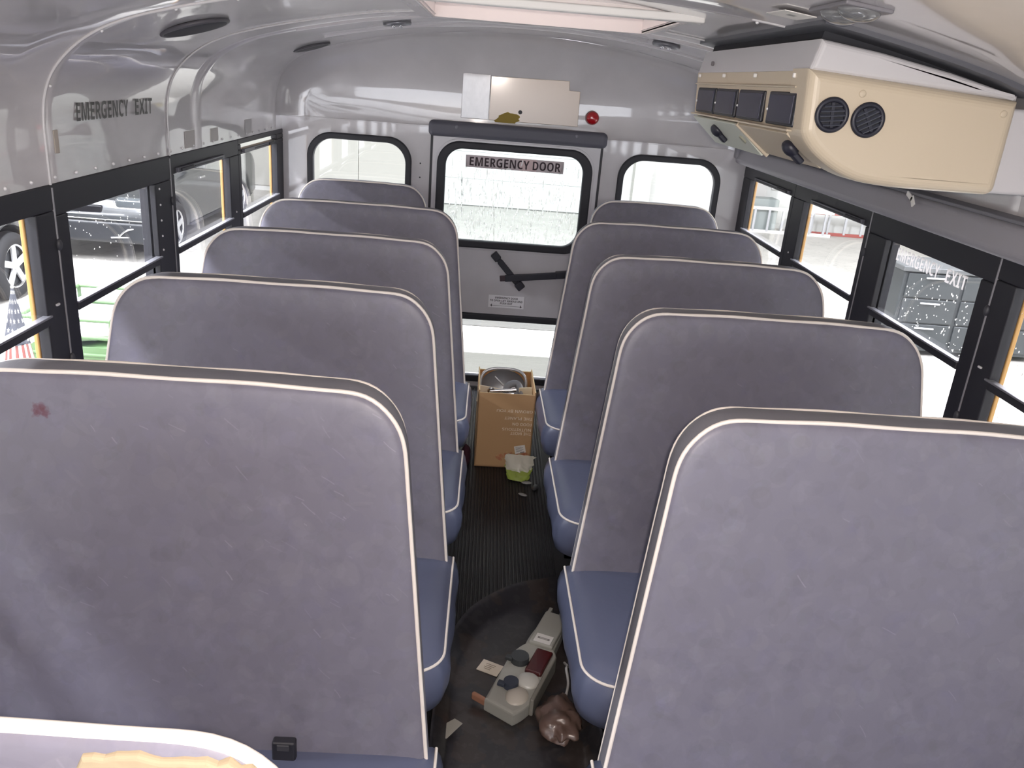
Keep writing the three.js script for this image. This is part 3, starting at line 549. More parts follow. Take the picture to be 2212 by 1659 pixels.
function cushionGeo(x0, x1, z0, z1, r, s) { // plan outline rounded at the front, domed top and rolled sides
  const pl = []; const arc = (cx, cz, a0, a1) => { for (let i = 0; i <= 10; i++) { const a = a0 + (a1 - a0) * i / 10; pl.push([cx + r * Math.cos(a), cz + r * Math.sin(a)]); } };
  for (let i = 0; i < 8; i++) pl.push([x0, z0 + (z1 - r - z0) * i / 8]);
  arc(x0 + r, z1 - r, Math.PI, Math.PI / 2);
  for (let i = 1; i < 10; i++) pl.push([x0 + r + (x1 - x0 - 2 * r) * i / 10, z1]);
  arc(x1 - r, z1 - r, Math.PI / 2, 0);
  for (let i = 1; i <= 8; i++) pl.push([x1, z1 - r - (z1 - r - z0) * i / 8]);
  const n = pl.length, cx = (x0 + x1) / 2, cz = (z0 + z1) / 2;
  const top = [[1, 0], [0.985, 0.007], [0.96, 0.013], [0.9, 0.02], [0.7, 0.026], [0.35, 0.028], [0, 0.028]];
  const sideR = [[0, 0], [0.010, -0.018], [0.016, -0.045], [0.014, -0.08], [0.004, -0.115], [-0.02, -0.128], [-0.1, -0.13]];
  const make = (rings, f) => { const pos = [], uv = [], idx = []; for (const q of rings) pl.forEach((p, i) => { const [x, y, z] = f(p, q, i); pos.push(s * x, y, z); uv.push(x, z + y); }); for (let k = 0; k < rings.length - 1; k++) for (let i = 0; i < n; i++) { const j = (i + 1) % n, a = k * n + i, b = k * n + j, c = a + n, d = b + n; idx.push(a, b, c, b, d, c); } const g = new THREE.BufferGeometry(); g.setAttribute('position', new THREE.Float32BufferAttribute(pos, 3)); g.setAttribute('uv', new THREE.Float32BufferAttribute(uv, 2)); g.setIndex(idx); g.computeVertexNormals(); return g; };
  const yTop = z => 0.358 + 0.035 * (z - z0) / (z1 - z0);
  const wr = i => 0.003 * Math.sin(i * 1.7) + 0.002 * Math.sin(i * 0.6);
  const tg = make(top, (p, q) => { const x = cx + (p[0] - cx) * q[0], z = cz + (p[1] - cz) * q[0]; return [x, yTop(z) + q[1], z]; });
  const sg = make(sideR, (p, q, i) => { const a = pl[Math.max(0, i - 1)], b = pl[Math.min(n - 1, i + 1)]; let nx = -(b[1] - a[1]), nz = b[0] - a[0]; const l = Math.hypot(nx, nz) || 1; nx /= l; nz /= l; return [p[0] + nx * (q[0] + (q[0] > 0.005 ? wr(i) : 0)), yTop(p[1]) + q[1], p[1] + nz * q[0]]; });
  const pipe = pl.map((p, i) => V(s * p[0], yTop(p[1]) + 0.001, p[1]));
  return { tg, sg, pipe };
}
function benchSeat(s, xa, w, z, label, mat = M.vinyl, o = {}) { // s: -1 left of the aisle, 1 right
  const t = thing('bench_seat', label, 'bus seat', [s * xa, 0, z], 0, 'bench seats in two columns');
  const F = outline(w), n = F.length, c = w / 2; const B = F.map(p => [c + (p[0] - c) * 0.985, p[1] > 0.9 ? p[1] - 0.006 : p[1]]);
  const T = -0.076;
  mesh('front_panel', padGeo(F, s, 0, 1, 0.013), mat, t);
  mesh('back_panel', padGeo(B, s, T, -1, 0.008), M.vinyl, t);
  mesh('gusset', bandGeo(F, B, s, 0, T, 0.006), M.gusset, t);
  const to3 = (P, zo) => P.map((p, i) => V(s * p[0], p[1] + 0.0012 * Math.sin(i * 0.9), RECL * (HS - p[1]) + zo));
  mesh('front_piping', tube(to3(F, 0.001), 0.0042, 160, 8), M.piping, t);
  mesh('rear_piping', tube(to3(B, T), 0.003, 140, 6), M.piping, t);
  const xc0 = -0.098, xc1 = Math.min(w + 0.12, 1.165 - xa), C = cushionGeo(xc0, xc1, 0.06, 0.585, 0.085, s);
  mesh('cushion', C.tg, M.cushion, t);
  mesh('cushion_boxing', C.sg, M.cushion, t);
  mesh('cushion_piping', tube(C.pipe, 0.0035, 150, 6), M.piping, t);
  mesh('seat_frame', merge([box(s * (xc0 + 0.03), s * (xc1 - 0.02), 0.235, 0.262, 0.10, 0.13), box(s * (xc0 + 0.03), s * (xc1 - 0.02), 0.235, 0.262, 0.49, 0.52), box(s * (xc0 + 0.03), s * (xc0 + 0.06), 0.235, 0.262, 0.10, 0.52)].map(g => { g.computeBoundingBox(); return g; })), M.steel, t);
  for (const zz of [0.17, 0.46]) mesh('leg', merge([bar([s * (xc0 + 0.15), 0, zz], [s * (xc0 + 0.15), 0.24, zz + (zz > 0.3 ? -0.05 : 0.05)], 0.015), box(s * (xc0 + 0.15) - 0.025, s * (xc0 + 0.15) + 0.025, 0, 0.006, zz - 0.035, zz + 0.035)]), M.steel, t);
  mesh('wall_bracket', box(Math.min(s * (xc1 - 0.06), s * (xc1 + 0.0)), Math.max(s * (xc1 - 0.06), s * xc1), 0.0, 0.25, 0.25, 0.34), M.steel, t);
  return t;
}
const XL = 0.2594, XR = 0.2503;
{ // thin padded barrier in front of the nearest left seat, torn at its aisle corner
  const t = thing('barrier_panel', 'torn grey vinyl barrier panel with exposed foam at the lower left corner', 'barrier', [-XL, -0.012, -0.553]);
  const F = outline(0.787), s = -1, T = -0.012;
  mesh('front_panel', padGeo(F, s, 0, 1, 0.008), M.vinyl, t); mesh('back_panel', padGeo(F, s, T, -1, 0.006), M.vinyl, t);
  mesh('piping', tube(F.map((p, i) => V(s * p[0], p[1] + 0.001 * Math.sin(i * 0.9), RECL * (HS - p[1]) - 0.005)), 0.0068, 160, 10), M.piping, t);
  for (const x of [0.06, 0.7]) mesh('leg', bar([s * x, 0.012, 0.11], [s * x, 0.34, 0.095], 0.016), M.steel, t);
  const top = x => { let y = 0; for (const p of F) if (Math.abs(p[0] - x) < 0.03) y = Math.max(y, p[1]); return y; };
  const pts = []; for (let i = 0; i <= 16; i++) { const x = 0.18 - 0.15 * i / 16; pts.push([x, top(x) - 0.006 - rr2(0, 0.006) - 0.03 * Math.max(0, (0.06 - x)) ]); }
  pts.push([0.02, 0.9], [0.05, 0.8], [0.16, 0.82], [0.235, 0.92], [0.215, 1.0]);
  const g = extrude(poly(pts.map(p => [s * p[0], p[1]])), 0.004, 0.004, 4, 3), P = g.attributes.position;
  for (let i = 0; i < P.count; i++) P.setZ(i, P.getZ(i) + RECL * (HS - P.getY(i)) + 0.004);
  g.computeVertexNormals(); mesh('exposed_foam', g, M.foam, t).userData.label = 'yellowish foam showing through a tear';
}
const rowsL = ['stained blue-grey bench seat nearest on the left, red mark near its top', 'blue-grey bench seat, second full one on the left', 'blue-grey bench seat, third on the left', 'blue-grey bench seat, fourth on the left, beside the door handle'];
const rowsR = ['blue-grey bench seat nearest on the right', 'blue-grey bench seat on the right whose cushion overhangs the tail light', 'blue-grey bench seat, third on the right', 'blue-grey bench seat, fourth on the right, beside the cardboard box'];
for (let k = 0; k < 4; k++) { benchSeat(-1, XL, 0.787, -1.353 - 0.7 * k, rowsL[k], k ? M.vinyl : M.vinylStained); benchSeat(1, XR, 0.7755, -1.338 - 0.7 * k, rowsR[k]); }
benchSeat(-1, 0.447, 0.60, -4.155, 'narrow rearmost bench seat below the left rear window');
benchSeat(1, 0.405, 0.612, -4.15, 'narrow rearmost bench seat below the right rear window');
{ // belt buckle between the nearest left seat back and cushion
  const b = thing('belt_buckle', 'black seat belt buckle on the nearest left seat', 'buckle', [-0.447, 0.40, -1.235]);
  mesh('buckle_body', rbox(-0.022, 0.022, -0.03, 0.03, 0.0, 0.02, 0.005), M.black, b); mesh('strap', rbox(-0.02, 0.02, -0.05, -0.025, 0.004, 0.010, 0.001, 1), M.black, b); mesh('button', rbox(-0.012, 0.012, 0.012, 0.026, 0.018, 0.022, 0.002, 1), std(0x3b3b40, 0.5), b);
}

// ------------------------------------------------------------------ aisle: box of parts
{
  const b = thing('cardboard_box', 'open brown cardboard box with upside-down printed words in the aisle', 'box', [0.006, 0.004, -3.452], 0.02);
  const W = 0.124, D = 0.15, H = 0.352, th = 0.005;
  const print = canvasTex(512, 704, (x, w, h) => {
    x.fillStyle = '#c09a70'; x.fillRect(0, 0, w, h);
    for (let i = 0; i < 500; i++) { x.fillStyle = `rgba(${rnd() < 0.5 ? '150,112,76' : '204,166,124'},0.06)`; x.fillRect(rnd() * w, rnd() * h, rr2(4, 60), rr2(1, 3)); }
    // orange and cream printed fruit strip near the base
    for (let i = 0; i < 40; i++) { x.fillStyle = ['rgba(190,110,80,0.35)', 'rgba(205,165,120,0.4)', 'rgba(176,84,66,0.35)'][i % 3]; x.beginPath(); x.ellipse(rr2(190, 490), rr2(560, 630), rr2(10, 38), rr2(8, 22), rnd() * 3, 0, 7); x.fill(); }
    x.save(); x.translate(w, h); x.rotate(Math.PI); x.fillStyle = '#f3e6d2';
    const L = [['THE MOST', 335, 190], ['NUTRITIOUS', 372, 268], ['FOOD ON', 424, 180], ['THE PLANET', 478, 252], ['GROWN BY YOU', 545, 330]];
    for (const [s, y, wd] of L) fitText(x, s, 14, y, wd, 27, 'normal', 'left');
    x.restore();
  });
  mesh('front_face', box(-W, W, 0, H, D - th, D), [M.card, M.card, M.cardEdge, M.card, std(0xffffff, 0.85, 0, { map: print }), M.card], b);
  mesh('back_face', box(-W, W, 0, H + 0.0, -D, -D + th), M.cardIn, b);
  for (const x of [-W, W - th]) mesh('side_face', box(x, x + th, 0, H + 0.012, -D, D), [M.card, M.card, M.cardEdge, M.card, M.card, M.card], b);
  mesh('base', box(-W, W, 0, th, -D, D), M.card, b);
  mesh('inner_edge', box(-W + 0.002, W - 0.002, H - 0.001, H + 0.002, -D - 0.001, -D + th + 0.001), M.cardEdge, b);
  // contents
  const lampRim = thing('headlight_bezel', 'silver oval headlight bezel in the cardboard box', 'car part', [-0.005, 0.31, -3.535], 0.03);
  const ov = []; for (let i = 0; i < 40; i++) { const a = i / 40 * Math.PI * 2; const e = Math.cos(a), f = Math.sin(a); ov.push([0.105 * Math.sign(e) * Math.pow(Math.abs(e), 0.7), 0.075 * Math.sign(f) * Math.pow(Math.abs(f), 0.7), 0]); }
  mesh('rim', tube(ov, 0.007, 80, 10, true).rotateX(-0.25), M.silver, lampRim);
  mesh('bowl', new THREE.SphereGeometry(0.1, 30, 12, 0, Math.PI * 2, 0, Math.PI / 2).rotateX(-Math.PI / 2).scale(1, 0.7, 0.25).rotateX(-0.25), std(0x9fa1a6, 0.3, 0.5), lampRim);
  mesh('divider', rbox(-0.055, 0.045, -0.004, 0.004, -0.02, 0.006, 0.003, 1).rotateZ(-0.75).rotateX(-0.25), M.silver, lampRim);
  const hose = tag(mesh('ribbed_hose', tube([[0.0, -0.02, 0.03], [0.02, 0.025, 0.02], [0.055, 0.03, 0.01], [0.075, 0.0, 0.03], [0.08, -0.05, 0.05]], 0.016, 40, 14), std(0x85878c, 0.4)), 'bent grey plastic hose in the cardboard box', 'hose'); hose.position.set(-0.002, 0.32, -3.46);
  const bolt = tag(mesh('chrome_bracket', merge([bar([-0.055, 0.0, 0], [0.06, 0.014, 0], 0.008), bar([-0.055, -0.012, 0.012], [0.05, 0.0, 0.012], 0.004), new THREE.TorusGeometry(0.014, 0.005, 8, 18).translate(-0.05, 0, 0)]), M.chrome), 'shiny chrome bracket with rods in the cardboard box', 'bracket'); bolt.position.set(-0.01, 0.33, -3.39);
  const f1 = tag(mesh('foam_sheet', rbox(-0.055, 0.055, -0.045, 0.03, -0.006, 0.006, 0.003).rotateX(-0.25).rotateZ(-0.12), std(0xd8cbb4, 0.8)), 'cream foam sheet on the left in the cardboard box', 'packing'); f1.position.set(-0.065, 0.315, -3.40);
  const f2 = tag(mesh('foam_sheet', rbox(-0.03, 0.03, -0.04, 0.03, -0.006, 0.006, 0.003).rotateX(-0.2).rotateZ(0.1), std(0xd3c4a6, 0.8)), 'cream packing piece on the right in the cardboard box', 'packing'); f2.position.set(0.095, 0.315, -3.42);
  const under = tag(mesh('wadded_paper', new THREE.IcosahedronGeometry(0.11, 4).scale(1, 0.9, 1.15), std(0x5f5348, 0.9)), 'dark wadded filling under the car parts in the cardboard box', 'filling'); { const P = under.geometry.attributes.position; for (let i = 0; i < P.count; i++) { const k = 0.85 + 0.25 * fbm(P.getX(i) * 25 + 5, P.getY(i) * 25 + P.getZ(i) * 20, 2); P.setXYZ(i, P.getX(i) * k, P.getY(i) * k, P.getZ(i) * k); } under.geometry.computeVertexNormals(); under.position.set(0.01, 0.145, -3.455); }
}
{ // snack bag leaning on the box
  const b = thing('snack_bag', 'crumpled white and green snack bag in front of the cardboard box', 'bag', [0.085, 0.002, -3.275], -0.1);
  const pouch = (y0, y1, w0, w1, zb, seedk) => { const pos = [], idx = [], uv = []; const NX = 14, NY = 12; for (const side of [1, -1]) for (let j = 0; j <= NY; j++) for (let i = 0; i <= NX; i++) { const u = i / NX * 2 - 1, v = j / NY; const w = w0 + (w1 - w0) * v; const bulge = 0.022 * Math.sqrt(Math.max(0, 1 - u * u)) * Math.sin(Math.PI * Math.min(1, 0.15 + v * 0.85)); const c = 0.022 * (fbm(u * 3 + seedk, v * 4 + side, 3) - 0.5); pos.push(u * w + c, y0 + (y1 - y0) * v, zb + 0.055 * (1 - v) + side * bulge + c); uv.push((u + 1) / 2, v); } const n = (NX + 1) * (NY + 1); for (const sd of [0, 1]) for (let j = 0; j < NY; j++) for (let i = 0; i < NX; i++) { const a = sd * n + j * (NX + 1) + i, bq = a + 1, c = a + NX + 1, d = c + 1; if (sd) idx.push(a, c, bq, bq, c, d); else idx.push(a, bq, c, bq, d, c); } const g = new THREE.BufferGeometry(); g.setAttribute('position', new THREE.Float32BufferAttribute(pos, 3)); g.setAttribute('uv', new THREE.Float32BufferAttribute(uv, 2)); g.setIndex(idx); g.computeVertexNormals(); return g; };
  mesh('lower_bag', pouch(0.005, 0.04, 0.042, 0.06, 0.035, 3), phy(0x9db04e, { roughness: 0.3, clearcoat: 0.4 }), b);
  mesh('upper_bag', pouch(0.03, 0.08, 0.052, 0.066, 0.0, 8), phy(0xd5d3c4, { roughness: 0.3, clearcoat: 0.4 }), b);
  const t = canvasTex(128, 96, (x, w, h) => { x.fillStyle = '#e6e2dc'; x.fillRect(0, 0, w, h); x.fillStyle = '#6b6662'; for (let k = 0; k < 5; k++) x.fillRect(14, 16 + k * 13, 70 + 20 * (k % 2), 4); x.fillRect(60, 82, 50, 10); });
  const l = tag(mesh('paper_label', box(-0.024, 0.024, -0.018, 0.018, -0.0006, 0.0006), std(0xffffff, 0.7, 0, { map: t })), 'small printed white label on the lower front of the cardboard box', 'label'); l.position.set(0.083, 0.098, -3.2995); l.rotation.set(-0.05, 0.03, 0.22);
}
{ // maroon cloth left of the box and small litter
  const g = new THREE.IcosahedronGeometry(0.05, 3).scale(0.45, 1.1, 0.8); const P = g.attributes.position; for (let i = 0; i < P.count; i++) { const k = 0.75 + 0.5 * fbm(P.getX(i) * 40, P.getY(i) * 40 + 3, 2); P.setXYZ(i, P.getX(i) * k, P.getY(i) * k, P.getZ(i) * k); } g.computeVertexNormals();
  const m = tag(mesh('maroon_cloth', g, std(0x3d1a28, 0.9)), 'crumpled maroon cloth beside the left of the cardboard box', 'cloth'); m.position.set(-0.155, 0.045, -3.33);
  const bits = [[0.115, -3.16, 0.02, 'clear plastic scrap on the floor in front of the snack bag'], [0.15, -3.12, 0.024, 'dark plastic scrap on the floor near the right seat'], [0.095, -3.05, 0.018, 'small shiny scrap alone on the ribbed floor']];
  bits.forEach(([x, z, r, l], i) => { const q = new THREE.IcosahedronGeometry(r, 1).scale(1.2, 0.25, 0.6).rotateY(i * 1.3); const p = tag(mesh('plastic_scrap', q, i === 1 ? std(0x3a3a3e, 0.3) : phy(0x9a9a98, { roughness: 0.2 })), l, 'litter'); p.position.set(x, 0.008, z); });
}
// ------------------------------------------------------------------ aisle: dark plastic tray with car parts
{
  const t = thing('plastic_tray', 'large dark glossy plastic tray on the aisle floor', 'tray', [0.05, 0.0045, -1.85]);
  const ctl = [[0.25, -1.3], [0.258, -1.8], [0.258, -2.3], [0.235, -2.395], [0.12, -2.372], [0.04, -2.335], [-0.04, -2.27], [-0.11, -2.18], [-0.16, -2.05], [-0.185, -1.9], [-0.19, -1.6], [-0.185, -1.3], [0.03, -1.27]];
  const cv = new THREE.CatmullRomCurve3(ctl.map(p => V(p[0] - 0.05, 0, p[1] + 1.85)), true, 'catmullrom', 0.5).getPoints(90).slice(0, 90), N = 90;
  const rows = [[0, 0.002], [0.6, 0.002], [0.78, 0.004], [0.83, 0.018], [0.95, 0.042], [0.99, 0.05], [1.0, 0.046], [0.99, 0.040], [0.95, 0.034], [0.82, 0.006], [0.78, 0.0], [0, 0.0]];
  const pos = [], idx = [], uv = []; for (const [k, y] of rows) for (const p of cv) { pos.push(p.x * k, y, p.z * k); uv.push(p.x * k * 2, p.z * k * 2); }
  for (let r = 0; r < rows.length - 1; r++) for (let i = 0; i < N; i++) { const j = (i + 1) % N, a = r * N + i, b = r * N + j; idx.push(a, a + N, b, b, a + N, b + N); }
  const g = new THREE.BufferGeometry(); g.setAttribute('position', new THREE.Float32BufferAttribute(pos, 3)); g.setAttribute('uv', new THREE.Float32BufferAttribute(uv, 2)); g.setIndex(idx); g.computeVertexNormals();
  const dirt = gridTex(256, (u, v) => { const k = fbm(u * 7, v * 7, 4), a = fbm(u * 30 + 4, v * 30, 3) > 0.56 ? 0.03 : 0; return k > 0.55 ? [0.2 + a, 0.18 + a, 0.172 + a] : [0.16 + a, 0.155 + a, 0.165 + a]; }, true);
  mesh('tray_shell', g, phy(0xffffff, { map: dirt, roughness: 0.32, clearcoat: 0.5, clearcoatRoughness: 0.2 }), t);
}
{ // tail light assembly
  const a = Math.atan2(-(-2.23 + 1.78), 0.175 - 0.0); // direction from the lens end to the arm end
  const t = thing('tail_light', 'grey tail light housing with red and black sockets lying in the tray', 'tail light', [0.083, 0.012, -1.955], a - Math.PI / 2 - 0.02);
  // local: -z towards the narrow arm
  const s = new THREE.Shape(); s.moveTo(-0.062, -0.20); s.lineTo(0.03, -0.222); s.quadraticCurveTo(0.062, -0.18, 0.066, -0.10); s.lineTo(0.066, 0.03); s.quadraticCurveTo(0.062, 0.06, 0.046, 0.075); s.lineTo(0.038, 0.24); s.lineTo(-0.022, 0.25); s.quadraticCurveTo(-0.05, 0.14, -0.044, 0.07); s.quadraticCurveTo(-0.068, 0.03, -0.066, -0.04); s.closePath();
  const grey = std(0x9b9a92, 0.4);
  mesh('housing', extrude(s, 0.03, 0.008, 10, 3).rotateX(-Math.PI / 2), grey, t);
  mesh('side_wall', rbox(0.056, 0.068, 0.0, 0.055, -0.03, 0.17, 0.004), std(0x7d7a72, 0.5), t);
  const arm = rbox(-0.036, 0.040, 0.03, 0.05, -0.235, -0.07, 0.006); mesh('mounting_arm', arm, grey, t);
  for (const x of [-0.026, 0.012, 0.032]) mesh('arm_tab', rbox(x - 0.006, x + 0.006, 0.035, 0.048, -0.258, -0.23, 0.002, 1), grey, t);
  mesh('red_lens', rbox(-0.002, 0.05, 0.03, 0.048, -0.055, 0.055, 0.006), phy(0x471a1a, { roughness: 0.25, clearcoat: 0.6 }), t);
  mesh('amber_lens', rbox(-0.062, 0.034, 0.006, 0.03, 0.2, 0.214, 0.006).rotateY(-0.22).translate(0, 0, -0.006), phy(0x9a6f5a, { roughness: 0.2, clearcoat: 0.6 }), t);
  const sock = (x, z, r, c) => { const k = mesh('bulb_socket', new THREE.CylinderGeometry(r, r * 1.05, 0.022, 24).translate(x, 0.046, z), std(c, 0.5), t); mesh('socket_tab', rbox(x - r - 0.012, x - r + 0.01, 0.045, 0.056, z + 0.008, z + 0.024, 0.002, 1), std(c, 0.5), k); };
  sock(-0.03, 0.015, 0.026, 0x35383a); sock(-0.015, 0.125, 0.021, 0x343a48);
  mesh('reflector_bowl', new THREE.SphereGeometry(0.034, 24, 10, 0, Math.PI * 2, 0, Math.PI / 2).scale(1, 0.5, 1).translate(0.022, 0.036, 0.085), std(0xc2c1ba, 0.3), t);
  mesh('reflector_bowl', new THREE.SphereGeometry(0.032, 24, 10, 0, Math.PI * 2, 0, Math.PI / 2).scale(1, 0.45, 1.2).translate(0.015, 0.036, 0.155), std(0xbdb6aa, 0.3), t);
  const tx = canvasTex(128, 80, (x, w, h) => { x.fillStyle = '#d8d5d0'; x.fillRect(0, 0, w, h); x.fillStyle = '#77736e'; x.fillRect(18, 30, 92, 16); x.fillStyle = '#b3afa9'; x.fillRect(34, 34, 60, 8); });
  mesh('label', box(-0.022, 0.03, 0.0501, 0.0508, -0.115, -0.075), std(0xffffff, 0.6, 0, { map: tx }), t).userData.label = 'white sticker';
}
{ // papers, crumpled bag and a wire
  const tx = canvasTex(256, 192, (x, w, h) => { x.fillStyle = '#cfc5b6'; x.fillRect(0, 0, w, h); x.fillStyle = '#7d6f60'; for (let k = 0; k < 4; k++) x.fillRect(56 + 10 * (k % 2), 44 + k * 28, 120 - 14 * k, 9); });
  const c = tag(mesh('printed_card', box(-0.033, 0.033, -0.0008, 0.0008, -0.025, 0.025), std(0xffffff, 0.7, 0, { map: tx })), 'cream printed card left of the tail light', 'card'); c.position.set(-0.034, 0.009, -1.965); c.rotation.y = -0.45;
  const g = extrude(poly([[-0.03, -0.03], [0.0, -0.032], [0.04, 0.012], [0.018, 0.034], [-0.018, 0.014], [-0.012, -0.006], [-0.034, -0.02]]), 0.0012).rotateX(-Math.PI / 2);
  const p = tag(mesh('paper_scrap', g, std(0xa3a097, 0.7)), 'torn grey paper scrap at the left front edge of the tray', 'paper'); p.position.set(-0.145, 0.022, -1.702); p.rotation.z = 0.25;
  const bg = new THREE.IcosahedronGeometry(0.08, 6).scale(0.85, 0.42, 1.1); const P = bg.attributes.position;
  for (let i = 0; i < P.count; i++) { const x = P.getX(i), y = P.getY(i), z = P.getZ(i); const k = 0.72 + 0.62 * Math.abs(fbm(x * 22 + 4, z * 22 + y * 14, 4) - 0.5) * 2; P.setXYZ(i, x * k, y * k, z * k); }
  const bgm = mergeVertices(bg); bgm.computeVertexNormals();
  const b = tag(mesh('plastic_bag', bgm, phy(0x66524a, { roughness: 0.35, clearcoat: 0.4, clearcoatRoughness: 0.2 })), 'crumpled glossy brown plastic bag in the tray beside the tail light', 'bag'); b.position.set(0.155, 0.036, -1.745);
  tag(mesh('cable_end', tube([[0.186, 0.02, -1.99], [0.192, 0.035, -1.955], [0.184, 0.05, -1.93], [0.188, 0.03, -1.89], [0.181, 0.012, -1.86]], 0.004, 30, 8), std(0xa5a3a2, 0.35)), 'short pale cable end under the right seat cushion', 'cable');
}

// ------------------------------------------------------------------ front of the bus, behind the camera
{
  const w = sgroup('wall_front', 'front wall with windscreen opening');
  const s = poly([[-1.22, -0.05], [1.22, -0.05], [1.22, 1.4], ...profile.slice().reverse().map(p => [p[0] * 1.01, p[1] + 0.015]), [-1.22, 1.4]]);
  s.holes.push(rrShape(-1.05, 0.78, 1.05, 1.62, 0.1, THREE.Path));
  mesh('front_panel', extrude(s, 0.05).translate(0, 0, 2.2), M.paint, w);
  const W = sgroup('window_' + (++winNo), 'windscreen behind the camera'); mesh('pane', extrude(rrShape(-1.06, 0.77, 1.06, 1.63, 0.1), 0.005).translate(0, 0, 2.22), M.glass, W);
}
// outer body of the bus that shows through the rear door glass
tag(mesh('rear_bumper', rbox(-1.15, 1.15, -0.14, 0.0, -4.52, -4.34, 0.02), std(0x8b8a86, 0.7, 0, { bumpMap: grainTex, bumpScale: 0.004 })), 'grey rear bumper step outside the emergency door', 'bumper');

// ------------------------------------------------------------------ the hall outside
const concrete = gridTex(512, (u, v) => { const a = 0.70 + 0.09 * fbm(u * 10, v * 10, 5) + (fbm(u * 60, v * 60, 2) > 0.68 ? -0.05 : 0); return [a, a * 0.985, a * 0.95]; }, true, [1, 1]);
{
  const f = sgroup('floor', 'pale concrete hall floor');
  const g = new THREE.PlaneGeometry(HALL.x1 - HALL.x0, HALL.z1 - HALL.z0, 1, 1); const u = g.attributes.uv; for (let i = 0; i < u.count; i++) u.setXY(i, u.getX(i) * 6, u.getY(i) * 7);
  const b = box(HALL.x0, HALL.x1, GROUND - 0.1, GROUND - 0.001, HALL.z0, HALL.z1);
  mesh('slab', b, std(0xc9c6be, 0.7), f);
  g.rotateX(-Math.PI / 2); g.translate(0, GROUND, (HALL.z0 + HALL.z1) / 2); mesh('floor_surface', g, std(0xffffff, 0.5, 0, { map: concrete }), f);
  mesh('floor_joint', box(-0.006, 0.006, GROUND, GROUND + 0.002, HALL.z0, -5), std(0x8f8c86, 0.9), f);
  mesh('floor_joint', box(HALL.x0, HALL.x1, GROUND, GROUND + 0.002, -9.6, -9.585), std(0x8f8c86, 0.9), f);
  mesh('drain_grate', box(-2.5, 2.5, GROUND + 0.0005, GROUND + 0.006, -7.15, -6.5), std(0x55554f, 0.8, 0, { map: mottleTex, bumpMap: grainTex, bumpScale: 0.01 }), f);
  mesh('painted_line', box(-2.5, 2.5, GROUND + 0.0005, GROUND + 0.003, -8.0, -7.78), std(0xe6e4de, 0.6), f);
  mesh('drain_grate', box(-2.5, 2.5, GROUND + 0.0005, GROUND + 0.006, -8.7, -8.02), std(0x5e5e5a, 0.8, 0, { map: mottleTex, bumpMap: grainTex, bumpScale: 0.01 }), f);
}
const wallMat = std(0xd7d8d4, 0.8, 0, { map: mottleTex });
{
  const hl = (n, l, ...b) => { const g = sgroup(n, l); mesh('hall_wall', box(...b), wallMat, g); return g; };
  hl('wall_left', 'white hall wall on the left', HALL.x0 - 0.2, HALL.x0, GROUND, HALL.h, HALL.z0, HALL.z1);
  hl('wall_right', 'white hall wall on the right', HALL.x1, HALL.x1 + 0.2, GROUND, HALL.h, HALL.z0, HALL.z1);
  const wf = sgroup('wall_front', 'white hall wall ahead of the bus with an added opening for the fill light');
  for (const q of [-1, 1]) mesh('hall_wall', box(q < 0 ? HALL.x0 : FILL_OPENING.x, q < 0 ? -FILL_OPENING.x : HALL.x1, GROUND, HALL.h, HALL.z1, HALL.z1 + 0.2), wallMat, wf);
  mesh('hall_wall', box(-FILL_OPENING.x, FILL_OPENING.x, FILL_OPENING.y1, HALL.h, HALL.z1, HALL.z1 + 0.2), wallMat, wf);
  const r = hl('wall_rear', 'white hall wall behind the bus', HALL.x0, HALL.x1, GROUND, HALL.h, HALL.z0 - 0.2, HALL.z0);
  const c = sgroup('ceiling', 'white hall ceiling'); mesh('hall_roof', box(HALL.x0, HALL.x1, HALL.h, HALL.h + 0.2, HALL.z0, HALL.z1), wallMat, c);
  // ribbed cladding of the hall wall, left part
  for (let i = 0; i < 4; i++) mesh('cladding_sheet', rbox(-6.2 + i * 1.19, -6.2 + i * 1.19 + 1.184, GROUND + 0.1, 2.6, HALL.z0, HALL.z0 + 0.05, 0.01, 1), std(0xa9a9a2, 0.7), r);
  mesh('corner_post', box(-1.45, -1.2, GROUND, 2.8, HALL.z0, HALL.z0 + 0.2), std(0xe9e9e2, 0.6), r);
  mesh('wall_column', box(2.62, 2.95, GROUND, 2.8, HALL.z0, HALL.z0 + 0.25), std(0xb9bbb5, 0.7), r);
  mesh('wall_column', box(4.7, 5.2, GROUND, 3.2, HALL.z0, HALL.z0 + 0.2), std(0xb4b2ae, 0.7), r);
  mesh('white_board', box(5.35, 7.4, 0.0, 0.7, HALL.z0, HALL.z0 + 0.06), std(0xf4f3ef, 0.6), r);
  mesh('conduit', bar([1.9, 0.62, HALL.z0 + 0.05], [2.6, 0.62, HALL.z0 + 0.05], 0.03), std(0xf0f0ec, 0.5), r);
  const d = sgroup('door_2', 'white sectional garage door behind the bus');
  for (let k = 0; k < 6; k++) mesh('door_section', rbox(-1.15, 1.85, GROUND + 0.02 + k * 0.5, GROUND + 0.516 + k * 0.5, HALL.z0 + 0.02, HALL.z0 + 0.08, 0.012, 2), std(0xd9dcda, 0.5), d);
}
